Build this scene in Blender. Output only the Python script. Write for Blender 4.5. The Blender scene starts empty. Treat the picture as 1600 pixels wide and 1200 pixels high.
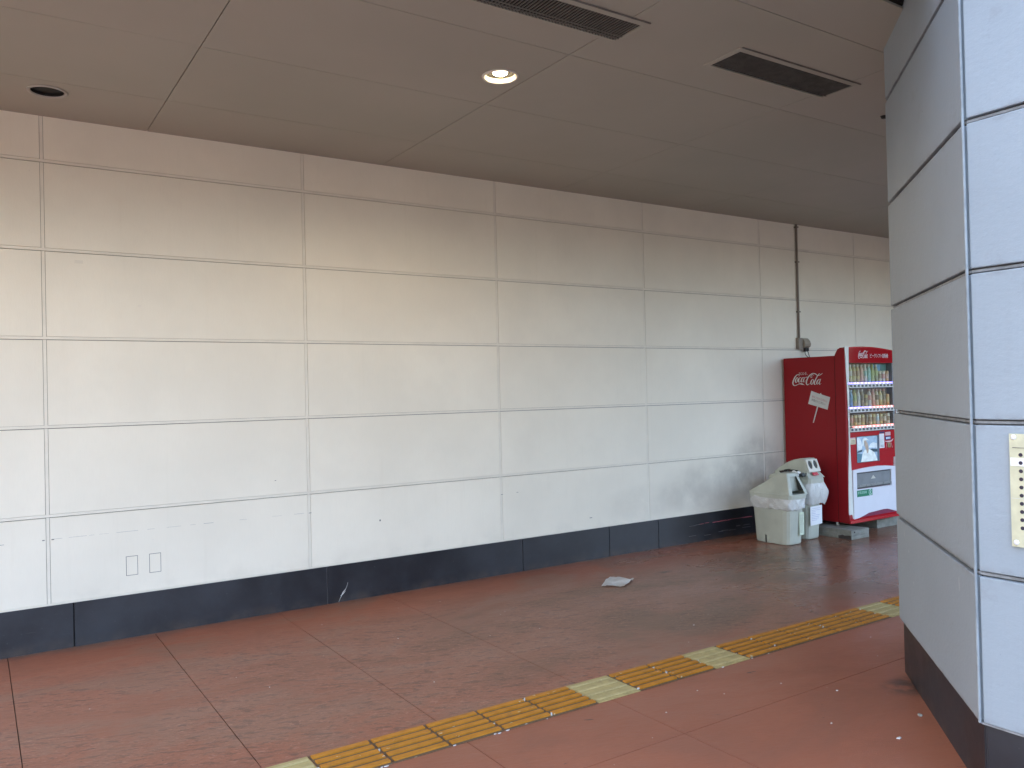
import bpy, bmesh, math, random
from mathutils import Vector, Matrix
R = math.radians
random.seed(7)
SC = bpy.context.scene
COL = SC.collection

# ------------------------------------------------------------------ camera
CAM_POS = Vector((0.0, -6.334, 1.661))
F_PX, YAW, PITCH, ROLL = 1279.86, 0.5820, 0.0103, -0.0233
fw = Vector((math.sin(YAW)*math.cos(PITCH), math.cos(YAW)*math.cos(PITCH), math.sin(PITCH)))
r0 = Vector((math.cos(YAW), -math.sin(YAW), 0)); u0 = r0.cross(fw)
rr = r0*math.cos(ROLL)+u0*math.sin(ROLL); uu = -r0*math.sin(ROLL)+u0*math.cos(ROLL)
cd = bpy.data.cameras.new('camera'); cam = bpy.data.objects.new('camera', cd); COL.objects.link(cam)
m = Matrix((( rr.x, uu.x, -fw.x, CAM_POS.x), (rr.y, uu.y, -fw.y, CAM_POS.y), (rr.z, uu.z, -fw.z, CAM_POS.z), (0,0,0,1)))
cam.matrix_world = m
cd.sensor_width = 36; cd.lens = 36*F_PX/1600; cd.clip_start = 0.05; cd.clip_end = 2000
SC.camera = cam

# ------------------------------------------------------------------ sky, sun, exposure
SUN_EL, SUN_AZ = R(42), R(-28)     # the sun stands behind the building: the walkway lies in its shade
W = bpy.data.worlds.new('World'); SC.world = W; W.use_nodes = True
nt = W.node_tree; nt.nodes.clear()
sky = nt.nodes.new('ShaderNodeTexSky'); sky.sky_type = 'NISHITA'; sky.sun_disc = False
sky.sun_elevation = SUN_EL; sky.sun_rotation = SUN_AZ
sky.air_density = 1.0; sky.dust_density = 5.0; sky.ozone_density = 0.35
bg = nt.nodes.new('ShaderNodeBackground'); bg.inputs['Strength'].default_value = 0.15
wo = nt.nodes.new('ShaderNodeOutputWorld')
nt.links.new(sky.outputs[0], bg.inputs[0]); nt.links.new(bg.outputs[0], wo.inputs[0])
sl = bpy.data.lights.new('sun', 'SUN'); sl.energy = 2.0; sl.angle = R(0.6); sl.color = (1.0, 0.95, 0.87)
so = bpy.data.objects.new('sun', sl); COL.objects.link(so)
sdir = Vector((math.sin(SUN_AZ)*math.cos(SUN_EL), math.cos(SUN_AZ)*math.cos(SUN_EL), math.sin(SUN_EL)))
so.rotation_euler = sdir.to_track_quat('Z', 'Y').to_euler(); so.location = (0, 10, 20)
SC.view_settings.view_transform = 'Standard'; SC.view_settings.look = 'None'
SC.view_settings.gamma = 1.0; SC.view_settings.use_curve_mapping = False
SC.view_settings.exposure = 3.42
SC.cycles.use_denoising = True
SC.cycles.max_bounces = 10; SC.cycles.diffuse_bounces = 6; SC.cycles.transparent_max_bounces = 12
SC.cycles.sample_clamp_indirect = 6.0

# ------------------------------------------------------------------ materials
class NB:
    def __init__(s, name):
        s.m = bpy.data.materials.new(name); s.m.use_nodes = True
        s.t = s.m.node_tree; s.b = s.t.nodes['Principled BSDF']
        s.geo = None
    def n(s, typ, **kw):
        x = s.t.nodes.new(typ)
        for k, v in kw.items(): setattr(x, k, v)
        return x
    def l(s, a, b): s.t.links.new(a, b)
    def pos(s):
        if not s.geo: s.geo = s.n('ShaderNodeNewGeometry')
        return s.geo.outputs['Position']
    def mapped(s, scale, rot=(0,0,0), loc=(0,0,0), src=None):
        mp = s.n('ShaderNodeMapping'); mp.inputs['Scale'].default_value = scale
        mp.inputs['Rotation'].default_value = rot; mp.inputs['Location'].default_value = loc
        s.l(src or s.pos(), mp.inputs['Vector']); return mp.outputs[0]
    def noise(s, scale, vec=None, detail=4, rough=0.55, dist=0.0):
        x = s.n('ShaderNodeTexNoise'); x.inputs['Scale'].default_value = scale
        x.inputs['Detail'].default_value = detail; x.inputs['Roughness'].default_value = rough
        x.inputs['Distortion'].default_value = dist
        s.l(vec or s.pos(), x.inputs['Vector']); return x.outputs['Fac']
    def ramp(s, fac, a, b, va=0.0, vb=1.0):
        x = s.n('ShaderNodeMapRange'); x.interpolation_type = 'SMOOTHSTEP'
        x.inputs['From Min'].default_value = a; x.inputs['From Max'].default_value = b
        x.inputs['To Min'].default_value = va; x.inputs['To Max'].default_value = vb
        s.l(fac, x.inputs['Value']); return x.outputs[0]
    def math(s, op, a, b=None):
        x = s.n('ShaderNodeMath', operation=op)
        for i, v in enumerate((a, b)):
            if v is None: continue
            if isinstance(v, (int, float)): x.inputs[i].default_value = v
            else: s.l(v, x.inputs[i])
        return x.outputs[0]
    def mix(s, fac, a, b):
        x = s.n('ShaderNodeMix', data_type='RGBA')
        if isinstance(fac, (int, float)): x.inputs[0].default_value = fac
        else: s.l(fac, x.inputs[0])
        for i, v in ((6, a), (7, b)):
            if isinstance(v, tuple): x.inputs[i].default_value = (*v, 1) if len(v) == 3 else v
            else: s.l(v, x.inputs[i])
        return x.outputs[2]
    def bump(s, h, strength=0.2, dist=0.01, prev=None):
        x = s.n('ShaderNodeBump'); x.inputs['Strength'].default_value = strength
        x.inputs['Distance'].default_value = dist; s.l(h, x.inputs['Height'])
        if prev: s.l(prev, x.inputs['Normal'])
        return x.outputs[0]
    def set(s, color=None, rough=None, normal=None, metal=None, spec=None):
        for k, v in (('Base Color', color), ('Roughness', rough), ('Metallic', metal), ('Specular IOR Level', spec)):
            if v is None: continue
            if isinstance(v, tuple): s.b.inputs[k].default_value = (*v, 1)
            elif isinstance(v, (int, float)): s.b.inputs[k].default_value = v
            else: s.l(v, s.b.inputs[k])
        if normal: s.l(normal, s.b.inputs['Normal'])
        return s.m
    def sep(s):
        x = s.n('ShaderNodeSeparateXYZ'); s.l(s.pos(), x.inputs[0]); return x.outputs

def simple(name, col, rough=0.5, metal=0.0, var=0.10, nscale=9.0, bs=0.0, bscale=60.0, spec=None, rv=1.0):
    b = NB(name)
    f = b.noise(nscale, detail=5)
    c = b.mix(b.ramp(f, 0.3, 0.7), tuple(x*(1-var) for x in col), tuple(min(1, x*(1+var*0.6)) for x in col))
    nm = b.bump(b.noise(bscale, detail=3), bs, 0.002) if bs > 0 else None
    rg = b.ramp(b.noise(nscale*2.3), 0.3, 0.7, max(0.03, rough-0.06*rv), min(1, rough+0.08*rv))
    return b.set(c, rg, nm, metal, spec)

def blob(b, xyz, cx, ax, cz, az, cy=None, ay=None):
    """soft round patch in world space: 1 inside, 0 outside"""
    dx = b.math('DIVIDE', b.math('SUBTRACT', xyz[0], cx), ax)
    dz = b.math('DIVIDE', b.math('SUBTRACT', xyz[2] if cy is None else xyz[1], cz if cy is None else cy), az if cy is None else ay)
    d = b.math('ADD', b.math('MULTIPLY', dx, dx), b.math('MULTIPLY', dz, dz))
    return b.ramp(d, 0.0, 1.0, 1.0, 0.0)

def wall_paint(name, base, dirty=True):
    b = NB(name); xyz = b.sep()
    obi = b.n('ShaderNodeObjectInfo')
    big = b.noise(0.9, detail=4, rough=0.6)
    c = b.mix(b.ramp(big, 0.32, 0.7), tuple(x*0.93 for x in base), tuple(x*1.03 for x in base))
    # each panel was painted a hair differently
    c = b.mix(b.math('MULTIPLY', obi.outputs['Random'], 0.25), c, tuple(x*0.9 for x in base))
    weave = b.noise(1.0, b.mapped((90, 90, 14)), detail=3)
    c = b.mix(b.ramp(weave, 0.35, 0.75, 0, 0.05), c, tuple(x*0.72 for x in base))
    drip = b.noise(1.0, b.mapped((16, 16, 0.8)), detail=4)
    c = b.mix(b.ramp(drip, 0.56, 0.82, 0, 0.08), c, (base[0]*0.62, base[1]*0.58, base[2]*0.5))
    sc = b.noise(1.0, b.mapped((7, 7, 60)), detail=5, rough=0.7)
    c = b.mix(b.ramp(sc, 0.70, 0.74, 0, 0.35), c, tuple(x*0.62 for x in base))
    spk = b.noise(38, detail=2)
    c = b.mix(b.ramp(spk, 0.76, 0.80, 0, 0.5), c, tuple(x*0.55 for x in base))
    if dirty:
        low = b.math('MULTIPLY', b.ramp(xyz[2], 0.30, 0.48, 1, 0), b.ramp(b.noise(5, detail=5), 0.42, 0.72))
        c = b.mix(b.math('MULTIPLY', low, 0.22), c, tuple(x*0.62 for x in base))
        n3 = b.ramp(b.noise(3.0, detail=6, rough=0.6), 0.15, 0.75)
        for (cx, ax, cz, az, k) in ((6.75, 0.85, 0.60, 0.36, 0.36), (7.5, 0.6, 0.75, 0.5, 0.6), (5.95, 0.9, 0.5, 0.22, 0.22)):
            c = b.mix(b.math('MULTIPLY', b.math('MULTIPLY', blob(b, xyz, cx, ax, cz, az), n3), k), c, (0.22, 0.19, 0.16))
    h = b.noise(1.0, b.mapped((150, 150, 40)), detail=3)
    nm = b.bump(h, 0.16, 0.002)
    nm = b.bump(b.noise(2.2, detail=3), 0.10, 0.02, nm)
    if not dirty:
        nm = b.bump(b.noise(55, detail=4, rough=0.6), 0.28, 0.004, nm)
        nm = b.bump(b.noise(1.0, b.mapped((18, 18, 45)), detail=4), 0.18, 0.006, nm)
        jz = b.math('PINGPONG', b.math('ADD', xyz[2], 0.3-0.9+6.0), 0.3)
        grime = b.math('MULTIPLY', b.ramp(jz, 0.255, 0.298), b.ramp(b.noise(9, detail=6, rough=0.7), 0.40, 0.68))
        c = b.mix(b.math('MULTIPLY', grime, 0.5), c, (0.16, 0.165, 0.17))
        c = b.mix(b.ramp(b.noise(5, detail=6, rough=0.7), 0.60, 0.72, 0, 0.22), c, (0.20, 0.215, 0.22))
    return b.set(c, 0.55, nm, 0, 0.35)

M = {}
M['panel'] = wall_paint('wall panel paint', (0.82, 0.775, 0.66))
M['pillar'] = wall_paint('pillar panel paint', (0.305, 0.355, 0.395), dirty=False)
M['sealant'] = simple('joint sealant', (0.76, 0.72, 0.62), 0.55, var=0.05, nscale=8, bs=0.1, bscale=60)
M['psealant'] = simple('pillar joint sealant', (0.26, 0.27, 0.28), 0.6, var=0.30, nscale=16, bs=0.3, bscale=90)
M['bead'] = simple('pillar corner bead', (0.26, 0.295, 0.32), 0.5, var=0.2, nscale=14)
M['groove'] = simple('groove shadow board', (0.17, 0.15, 0.13), 0.8, var=0.3)
M['pgroove'] = simple('pillar core render', (0.12, 0.12, 0.12), 0.8, var=0.3)
M['outline'] = simple('dark seam line', (0.16, 0.15, 0.14), 0.7, var=0.3)
# black stone plinth
b = NB('black plinth stone')
f = b.noise(2.2, detail=6, rough=0.65)
c = b.mix(b.ramp(f, 0.3, 0.75), (0.010, 0.0115, 0.016), (0.026, 0.029, 0.037))
fl = b.noise(60, detail=2); c = b.mix(b.ramp(fl, 0.72, 0.78, 0, 0.35), c, (0.12, 0.12, 0.12))
sr = b.noise(1.0, b.mapped((5, 5, 90)), detail=5); c = b.mix(b.ramp(sr, 0.68, 0.75, 0, 0.3), c, (0.09, 0.085, 0.08))
xyz = b.sep()
du = b.math('MULTIPLY', b.ramp(xyz[2], 0.0, 0.09, 1, 0), b.ramp(b.noise(7, detail=5), 0.35, 0.7))
c = b.mix(b.math('MULTIPLY', du, 0.35), c, (0.11, 0.075, 0.055))
M['plinth'] = b.set(c, b.ramp(f, 0.3, 0.7, 0.34, 0.5), b.bump(b.noise(30, detail=3), 0.12, 0.003))
# painted, stamped red concrete
b = NB('red painted concrete'); xyz = b.sep()
obi = b.n('ShaderNodeObjectInfo')
red = (0.310, 0.110, 0.060); worn = (0.185, 0.118, 0.075)
big = b.noise(0.55, detail=6, rough=0.62)
patch = b.noise(1.0, b.mapped((0.9, 1.7, 1)), detail=7, rough=0.65, dist=0.4)
c = b.mix(b.ramp(big, 0.34, 0.66), tuple(x*0.9 for x in red), tuple(x*1.06 for x in red))
walk = b.math('MULTIPLY', b.ramp(xyz[1], -0.35, -1.15, 0, 1), b.ramp(xyz[1], -2.75, -2.2, 0, 1))
right = b.ramp(xyz[0], 0.8, 4.5, 0.22, 1.0)
wf = b.math('MULTIPLY', b.math('MULTIPLY', b.ramp(patch, 0.36, 0.62), walk), right)
c = b.mix(b.math('MULTIPLY', wf, 0.9), c, worn)
c = b.mix(b.math('MULTIPLY', b.ramp(patch, 0.5, 0.7), 0.22), c, (0.15, 0.10, 0.075))
# slate-like stamping: long shallow flakes running along the walkway
turn = b.mapped((1, 1, 1), rot=(0, 0, R(22)))
st = b.noise(1.0, b.mapped((8, 25, 6), src=turn), detail=8, rough=0.72, dist=0.5)
stm = b.ramp(b.noise(1.1, detail=5, rough=0.6), 0.36, 0.52)
keep = b.ramp(xyz[1], -2.85, -2.6, 0.12, 1.0)
stf = b.math('MULTIPLY', b.math('MULTIPLY', stm, keep), b.ramp(xyz[1], -0.25, -1.1, 0.12, 1.0))
c = b.mix(b.math('MULTIPLY', b.math('MULTIPLY', b.ramp(patch, 0.54, 0.42), keep), 0.50), c, (0.22, 0.130, 0.082))
fk = b.noise(1.0, b.mapped((26, 60, 20), src=turn), detail=6, rough=0.75, dist=0.8)
c = b.mix(b.math('MULTIPLY', b.math('MULTIPLY', b.ramp(st, 0.53, 0.59), stf), 0.62), c, (0.10, 0.052, 0.036))
c = b.mix(b.math('MULTIPLY', b.math('MULTIPLY', b.ramp(fk, 0.55, 0.62), stf), 0.60), c, (0.115, 0.058, 0.042))
c = b.mix(b.math('MULTIPLY', b.math('MULTIPLY', b.ramp(fk, 0.45, 0.36), stf), 0.60), c, (0.44, 0.22, 0.155))
gd = b.noise(1.0, b.mapped((10, 24, 9), loc=(3, 1, 0), src=turn), detail=4, dist=0.9)
c = b.mix(b.math('MULTIPLY', b.ramp(gd, 0.715, 0.745), 0.8), c, (0.045, 0.030, 0.028))
fn = b.noise(120, detail=2); c = b.mix(b.ramp(fn, 0.60, 0.75, 0, 0.22), c, (0.10, 0.06, 0.05))
ws = b.noise(26, b.mapped((1, 1, 1), loc=(5, 5, 5)), detail=1); c = b.mix(b.ramp(ws, 0.83, 0.85, 0, 0.6), c, (0.5, 0.46, 0.42))
# dirt gathered along the foot of the wall
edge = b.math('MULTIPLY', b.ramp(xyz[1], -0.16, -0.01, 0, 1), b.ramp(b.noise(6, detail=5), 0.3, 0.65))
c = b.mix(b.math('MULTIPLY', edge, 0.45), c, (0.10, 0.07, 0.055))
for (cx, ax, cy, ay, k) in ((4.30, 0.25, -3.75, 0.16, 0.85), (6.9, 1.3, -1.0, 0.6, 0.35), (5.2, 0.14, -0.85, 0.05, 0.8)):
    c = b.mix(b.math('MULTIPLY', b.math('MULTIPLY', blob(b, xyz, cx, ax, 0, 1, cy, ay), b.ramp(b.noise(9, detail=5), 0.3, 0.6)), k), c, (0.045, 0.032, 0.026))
nm = b.bump(st, 0.30, 0.007); nm = b.bump(fk, 0.25, 0.003, nm)
nm = b.bump(b.noise(1.0, b.mapped((2.2, 9, 2)), detail=3), 0.16, 0.010, nm)
nm = b.bump(b.noise(170, detail=2), 0.10, 0.002, nm)
M['floor'] = b.set(c, b.math('SUBTRACT', b.ramp(patch, 0.3, 0.75, 0.34, 0.50), b.ramp(xyz[0], 4.0, 6.5, 0.0, 0.17)), nm, 0, 0.32)
M['floorgap'] = simple('floor saw cut', (0.035, 0.026, 0.022), 0.8, var=0.3)
M['asphalt'] = simple('asphalt', (0.075, 0.072, 0.068), 0.9, var=0.2, nscale=3, bs=0.4)
M['asphalt2'] = simple('bounce damping asphalt', (0.06, 0.058, 0.054), 0.9, var=0.2, nscale=2, bs=0.3)
M['blocker'] = simple('brown tiled facade', (0.10, 0.075, 0.055), 0.7, var=0.2, nscale=1)  # dark colour shared by the added light blockers
M['paving'] = simple('pale outdoor paving', (0.40, 0.38, 0.34), 0.85, var=0.12, nscale=1.5)
# ceiling board
b = NB('ceiling board paint')
obi = b.n('ShaderNodeObjectInfo')
c = b.mix(b.ramp(b.noise(0.8, detail=4), 0.3, 0.7), (0.375, 0.368, 0.315), (0.41, 0.40, 0.345))
c = b.mix(b.math('MULTIPLY', obi.outputs['Random'], 0.22), c, (0.45, 0.41, 0.37))
c = b.mix(b.ramp(b.noise(26, detail=2), 0.78, 0.82, 0, 0.4), c, (0.3, 0.27, 0.24))
M['ceil'] = b.set(c, 0.6, b.bump(b.noise(1.6, detail=2), 0.12, 0.02), 0, 0.3)
M['ceilgap'] = simple('ceiling gap', (0.05, 0.045, 0.04), 0.8)
M['black'] = simple('black painted steel', (0.012, 0.012, 0.013), 0.5)
M['void'] = simple('dark void', (0.01, 0.01, 0.01), 0.9)
M['ventmetal'] = simple('vent grille metal', (0.155, 0.145, 0.13), 0.5, metal=0.2)
M['ventmetal2'] = simple('dusty vent grille', (0.085, 0.085, 0.08), 0.7, var=0.25, nscale=14)
M['ventframe'] = simple('vent flange paint', (0.50, 0.465, 0.42), 0.5)
M['trim'] = simple('lamp trim ring', (0.70, 0.67, 0.62), 0.35)
M['trimdull'] = simple('lamp trim ring dull', (0.45, 0.43, 0.40), 0.4, metal=0.3)
M['reflector'] = simple('lamp reflector', (0.85, 0.78, 0.62), 0.3)
def emis(name, col, s, base=(0.1, 0.1, 0.1)):
    b = NB(name); b.b.inputs['Base Color'].default_value = (*base, 1)
    b.b.inputs['Emission Color'].default_value = (*col, 1); b.b.inputs['Emission Strength'].default_value = s
    b.b.inputs['Roughness'].default_value = 0.4
    return b.m
M['bulb'] = emis('glowing bulb', (1.0, 0.80, 0.52), 10, (0.9, 0.9, 0.8))
M['ledblue'] = emis('blue led', (0.20, 0.16, 1.0), 0.42)
M['ledred'] = emis('red led', (1.0, 0.22, 0.20), 0.26)
M['ledwhite'] = emis('white led core', (0.86, 0.88, 1.0), 0.30)
# tactile tiles
def tile_mat(name, col, chip, k):
    b = NB(name)
    f = b.noise(14, detail=5)
    c = b.mix(b.ramp(f, 0.3, 0.7), tuple(x*0.86 for x in col), tuple(x*1.08 for x in col))
    st = b.noise(1.0, b.mapped((12, 55, 10)), detail=4)
    c = b.mix(b.ramp(st, 0.55, 0.75, 0, 0.45), c, tuple(x*0.62 for x in col))
    ch = b.noise(1.0, b.mapped((20, 34, 20)), detail=4, rough=0.6)
    c = b.mix(b.ramp(ch, 0.67, 0.70, 0, k), c, chip)
    dk = b.noise(1.0, b.mapped((9, 15, 9), loc=(9, 0, 3)), detail=5)
    c = b.mix(b.ramp(dk, 0.58, 0.75, 0, 0.5), c, (0.13, 0.085, 0.05))
    return b.set(c, 0.6, b.bump(st, 0.2, 0.002), 0, 0.4)
M['tile_orange'] = tile_mat('orange tactile bar', (0.50, 0.200, 0.016), (0.66, 0.60, 0.42), 0.9)
M['tile_base'] = tile_mat('worn tile base', (0.135, 0.092, 0.055), (0.38, 0.30, 0.18), 0.6)
M['tile_pale'] = tile_mat('pale tactile tile', (0.44, 0.36, 0.155), (0.55, 0.48, 0.30), 0.5)
M['tile_pale_bar'] = tile_mat('pale tactile bar', (0.50, 0.415, 0.20), (0.6, 0.53, 0.35), 0.4)
# machine
M['red'] = simple('red machine paint', (0.27, 0.008, 0.012), 0.42, var=0.03, nscale=1.5, rv=0.1, spec=0.25)
M['red2'] = simple('bright red front', (0.42, 0.010, 0.018), 0.25, rv=0.1, var=0.02, nscale=3, spec=0.5)
M['redglass'] = simple('glossy red header', (0.34, 0.006, 0.012), 0.10, rv=0.1, var=0.02, nscale=3, spec=0.4)
M['white'] = simple('white decal', (0.78, 0.79, 0.80), 0.35, var=0.05, nscale=5)
M['whitebody'] = simple('white lower panel', (0.74, 0.75, 0.80), 0.35, var=0.04, nscale=3)
M['ivorystrip'] = simple('ivory bezel', (0.72, 0.74, 0.68), 0.4, var=0.05)
M['greydecal'] = simple('greyish white sticker', (0.62, 0.64, 0.62), 0.4, var=0.06)
M['darkgrey'] = simple('dark grey plastic', (0.07, 0.075, 0.08), 0.4)
M['midgrey'] = simple('mid grey plastic', (0.22, 0.235, 0.24), 0.4)
M['button'] = simple('light button bar', (0.60, 0.61, 0.57), 0.45, var=0.06)
M['brass'] = simple('brass coin slot', (0.45, 0.38, 0.22), 0.35, metal=0.7)
M['steel'] = simple('steel bolt', (0.5, 0.5, 0.48), 0.4, metal=0.9)
M['green'] = simple('green sticker', (0.010, 0.20, 0.10), 0.4, var=0.08)
M['mint'] = simple('mint print', (0.45, 0.68, 0.58), 0.5)
M['navy'] = simple('navy print', (0.03, 0.035, 0.12), 0.4)
M['ink'] = simple('dark ink', (0.09, 0.075, 0.09), 0.6)
M['inkred'] = simple('red ink', (0.42, 0.05, 0.10), 0.6)
M['pink'] = simple('pink sticker', (0.72, 0.48, 0.48), 0.5)
M['blueink'] = simple('faint blue print', (0.42, 0.44, 0.60), 0.6)
M['brown'] = simple('brown display back', (0.30, 0.245, 0.17), 0.6)
M['greyback'] = simple('grey display back', (0.20, 0.235, 0.225), 0.6)
M['rubbish_red'] = simple('red sticker', (0.55, 0.03, 0.05), 0.45)
b = NB('display glass')
gl = b.n('ShaderNodeBsdfGlossy'); gl.inputs['Roughness'].default_value = 0.04
tr = b.n('ShaderNodeBsdfTransparent'); tr.inputs[0].default_value = (0.93, 0.95, 0.94, 1)
fr = b.n('ShaderNodeFresnel'); fr.inputs[0].default_value = 1.45
gg = b.n('ShaderNodeNewGeometry'); ff = b.math('MULTIPLY', fr.outputs[0], b.math('SUBTRACT', 1.0, gg.outputs['Backfacing']))
mx = b.n('ShaderNodeMixShader'); b.l(ff, mx.inputs[0]); b.l(tr.outputs[0], mx.inputs[1]); b.l(gl.outputs[0], mx.inputs[2])
b.l(mx.outputs[0], b.t.nodes['Material Output'].inputs[0]); M['glass'] = b.m
# bin plastics, liner film, concrete, paper
M['bin'] = simple('grey green bin plastic', (0.475, 0.49, 0.41), 0.42, var=0.10, nscale=5, bs=0.08, bscale=120)
M['bindark'] = simple('bin inside', (0.06, 0.062, 0.055), 0.7)
M['binlight'] = simple('pale bin front', (0.68, 0.66, 0.56), 0.45, var=0.07)
b = NB('crumpled liner film')
b.set((0.80, 0.80, 0.77), 0.20, b.bump(b.noise(1.0, b.mapped((24, 24, 34)), detail=3, rough=0.5, dist=1.4), 0.55, 0.016), 0, 0.9)
b.b.inputs['Alpha'].default_value = 0.74
M['film'] = b.m
M['concrete'] = simple('grey concrete block', (0.235, 0.235, 0.20), 0.85, var=0.22, nscale=11, bs=0.5, bscale=50)
M['paper'] = simple('white paper', (0.80, 0.795, 0.77), 0.6, var=0.06, nscale=20)
M['conduit'] = simple('grey beige conduit', (0.23, 0.20, 0.165), 0.5, var=0.12)
M['box'] = simple('beige outlet box', (0.30, 0.265, 0.21), 0.5, var=0.1)
M['cable'] = simple('black cable', (0.02, 0.02, 0.02), 0.5)
M['ivory'] = simple('ivory plate', (0.56, 0.54, 0.37), 0.4, var=0.10, nscale=18)
M['holeblue'] = simple('dark hole', (0.02, 0.015, 0.035), 0.5)
M['scuffwhite'] = simple('chipped plaster', (0.62, 0.62, 0.6), 0.7)
M['scuffpink'] = simple('pink scuff', (0.42, 0.10, 0.13), 0.6)
M['scuffgrey'] = simple('grey scuff', (0.16, 0.15, 0.15), 0.6)
M['gum'] = simple('flattened gum', (0.30, 0.31, 0.28), 0.6)

# ------------------------------------------------------------------ mesh helpers
WL = {}
def wloc(o): return WL.get(o.name, Vector((0, 0, 0)))
def empty(name, loc):
    o = bpy.data.objects.new(name, None); o.empty_display_size = 0.1; COL.objects.link(o)
    o.location = loc; WL[o.name] = Vector(loc); return o
def obj(name, bm, mat, parent=None, smooth=False, bevel=0.0, seg=2, base=False):
    if bevel > 0:
        bmesh.ops.bevel(bm, geom=[e for e in bm.edges if len(e.link_faces) == 2 and e.calc_face_angle(0) > R(25)],
                        offset=bevel, segments=seg, affect='EDGES', profile=0.6)
    xs = [v.co for v in bm.verts]
    lo = Vector((min(v.x for v in xs), min(v.y for v in xs), min(v.z for v in xs)))
    hi = Vector((max(v.x for v in xs), max(v.y for v in xs), max(v.z for v in xs)))
    c = (lo+hi)/2
    if parent is None: c.z = lo.z
    bmesh.ops.translate(bm, verts=bm.verts, vec=-c)
    me = bpy.data.meshes.new(name); bm.to_mesh(me); bm.free()
    if mat: me.materials.append(M[mat] if isinstance(mat, str) else mat)
    if smooth:
        for p in me.polygons: p.use_smooth = True
    o = bpy.data.objects.new(name, me); COL.objects.link(o)
    WL[o.name] = c.copy()
    if parent is not None:
        o.parent = parent; o.location = c - wloc(parent)
    else: o.location = c
    return o
def inst(src, loc, parent=None, name=None, mat=None):
    o = src.copy(); COL.objects.link(o); WL[o.name] = Vector(loc)
    o.parent = parent; o.location = Vector(loc) - (wloc(parent) if parent else Vector((0, 0, 0)))
    if mat:
        o.material_slots[0].link = 'OBJECT'; o.material_slots[0].material = M[mat]
    return o
def tag(o, label=None, cat=None, group=None, kind=None):
    for k, v in (('label', label), ('category', cat), ('group', group), ('kind', kind)):
        if v: o[k] = v
    return o
def box(x0, x1, y0, y1, z0, z1, bm=None):
    bm = bm or bmesh.new()
    v = [bm.verts.new(p) for p in ((x0,y0,z0),(x1,y0,z0),(x1,y1,z0),(x0,y1,z0),(x0,y0,z1),(x1,y0,z1),(x1,y1,z1),(x0,y1,z1))]
    for f in ((0,3,2,1),(4,5,6,7),(0,1,5,4),(1,2,6,5),(2,3,7,6),(3,0,4,7)): bm.faces.new([v[i] for i in f])
    return bm
def prism(pts, ax, a, b_, bm=None):
    """polygon in the two other axes, extruded along ax from a to b_"""
    bm = bm or bmesh.new()
    def P(p, t):
        return {'x': (t, p[0], p[1]), 'y': (p[0], t, p[1]), 'z': (p[0], p[1], t)}[ax]
    A = [bm.verts.new(P(p, a)) for p in pts]; B = [bm.verts.new(P(p, b_)) for p in pts]
    n = len(pts)
    bm.faces.new(A[::-1]); bm.faces.new(B)
    for i in range(n): bm.faces.new((A[i], A[(i+1) % n], B[(i+1) % n], B[i]))
    bmesh.ops.recalc_face_normals(bm, faces=bm.faces); return bm
def tube(p0, p1, r, n=10, bm=None, r2=None):
    bm = bm or bmesh.new(); p0 = Vector(p0); p1 = Vector(p1); d = (p1-p0).normalized()
    a = d.orthogonal().normalized(); c = d.cross(a); r2 = r if r2 is None else r2
    A = []; B = []
    for i in range(n):
        t = 2*math.pi*i/n; o = a*math.cos(t)+c*math.sin(t)
        A.append(bm.verts.new(p0+o*r)); B.append(bm.verts.new(p1+o*r2))
    bm.faces.new(A[::-1]); bm.faces.new(B)
    for i in range(n): bm.faces.new((A[i], A[(i+1) % n], B[(i+1) % n], B[i]))
    return bm
def lathe(prof, n=16, center=(0, 0, 0), bm=None, close=True):
    bm = bm or bmesh.new(); rings = []
    for (r, z) in prof:
        rings.append([bm.verts.new((center[0]+r*math.cos(2*math.pi*i/n), center[1]+r*math.sin(2*math.pi*i/n), center[2]+z)) for i in range(n)])
    for A, B in zip(rings, rings[1:]):
        for i in range(n): bm.faces.new((A[i], A[(i+1) % n], B[(i+1) % n], B[i]))
    if close: bm.faces.new(rings[0][::-1]); bm.faces.new(rings[-1])
    return bm
def spline(pts, sub=6):
    out = []; P = [pts[0]]+list(pts)+[pts[-1]]
    for i in range(1, len(P)-2):
        for k in range(sub):
            t = k/sub
            out.append(tuple(0.5*((2*P[i][j])+(-P[i-1][j]+P[i+1][j])*t+(2*P[i-1][j]-5*P[i][j]+4*P[i+1][j]-P[i+2][j])*t*t+(-P[i-1][j]+3*P[i][j]-3*P[i+1][j]+P[i+2][j])*t**3) for j in range(len(pts[0]))))
    out.append(tuple(pts[-1])); return out
def ribbon(pts, tf, bm):
    """calligraphic stroke: (x, y, width) points; tf maps 2-D to 3-D"""
    S = spline(pts, 6); prev = None
    for i, (x, y, w) in enumerate(S):
        a = S[max(0, i-1)]; c = S[min(len(S)-1, i+1)]
        d = Vector((c[0]-a[0], c[1]-a[1])); d = d.normalized() if d.length > 0 else Vector((1, 0))
        n = Vector((-d.y, d.x))*w/2
        cur = (bm.verts.new(tf(x+n.x, y+n.y)), bm.verts.new(tf(x-n.x, y-n.y)))
        if prev: bm.faces.new((prev[0], prev[1], cur[1], cur[0]))
        prev = cur
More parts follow.
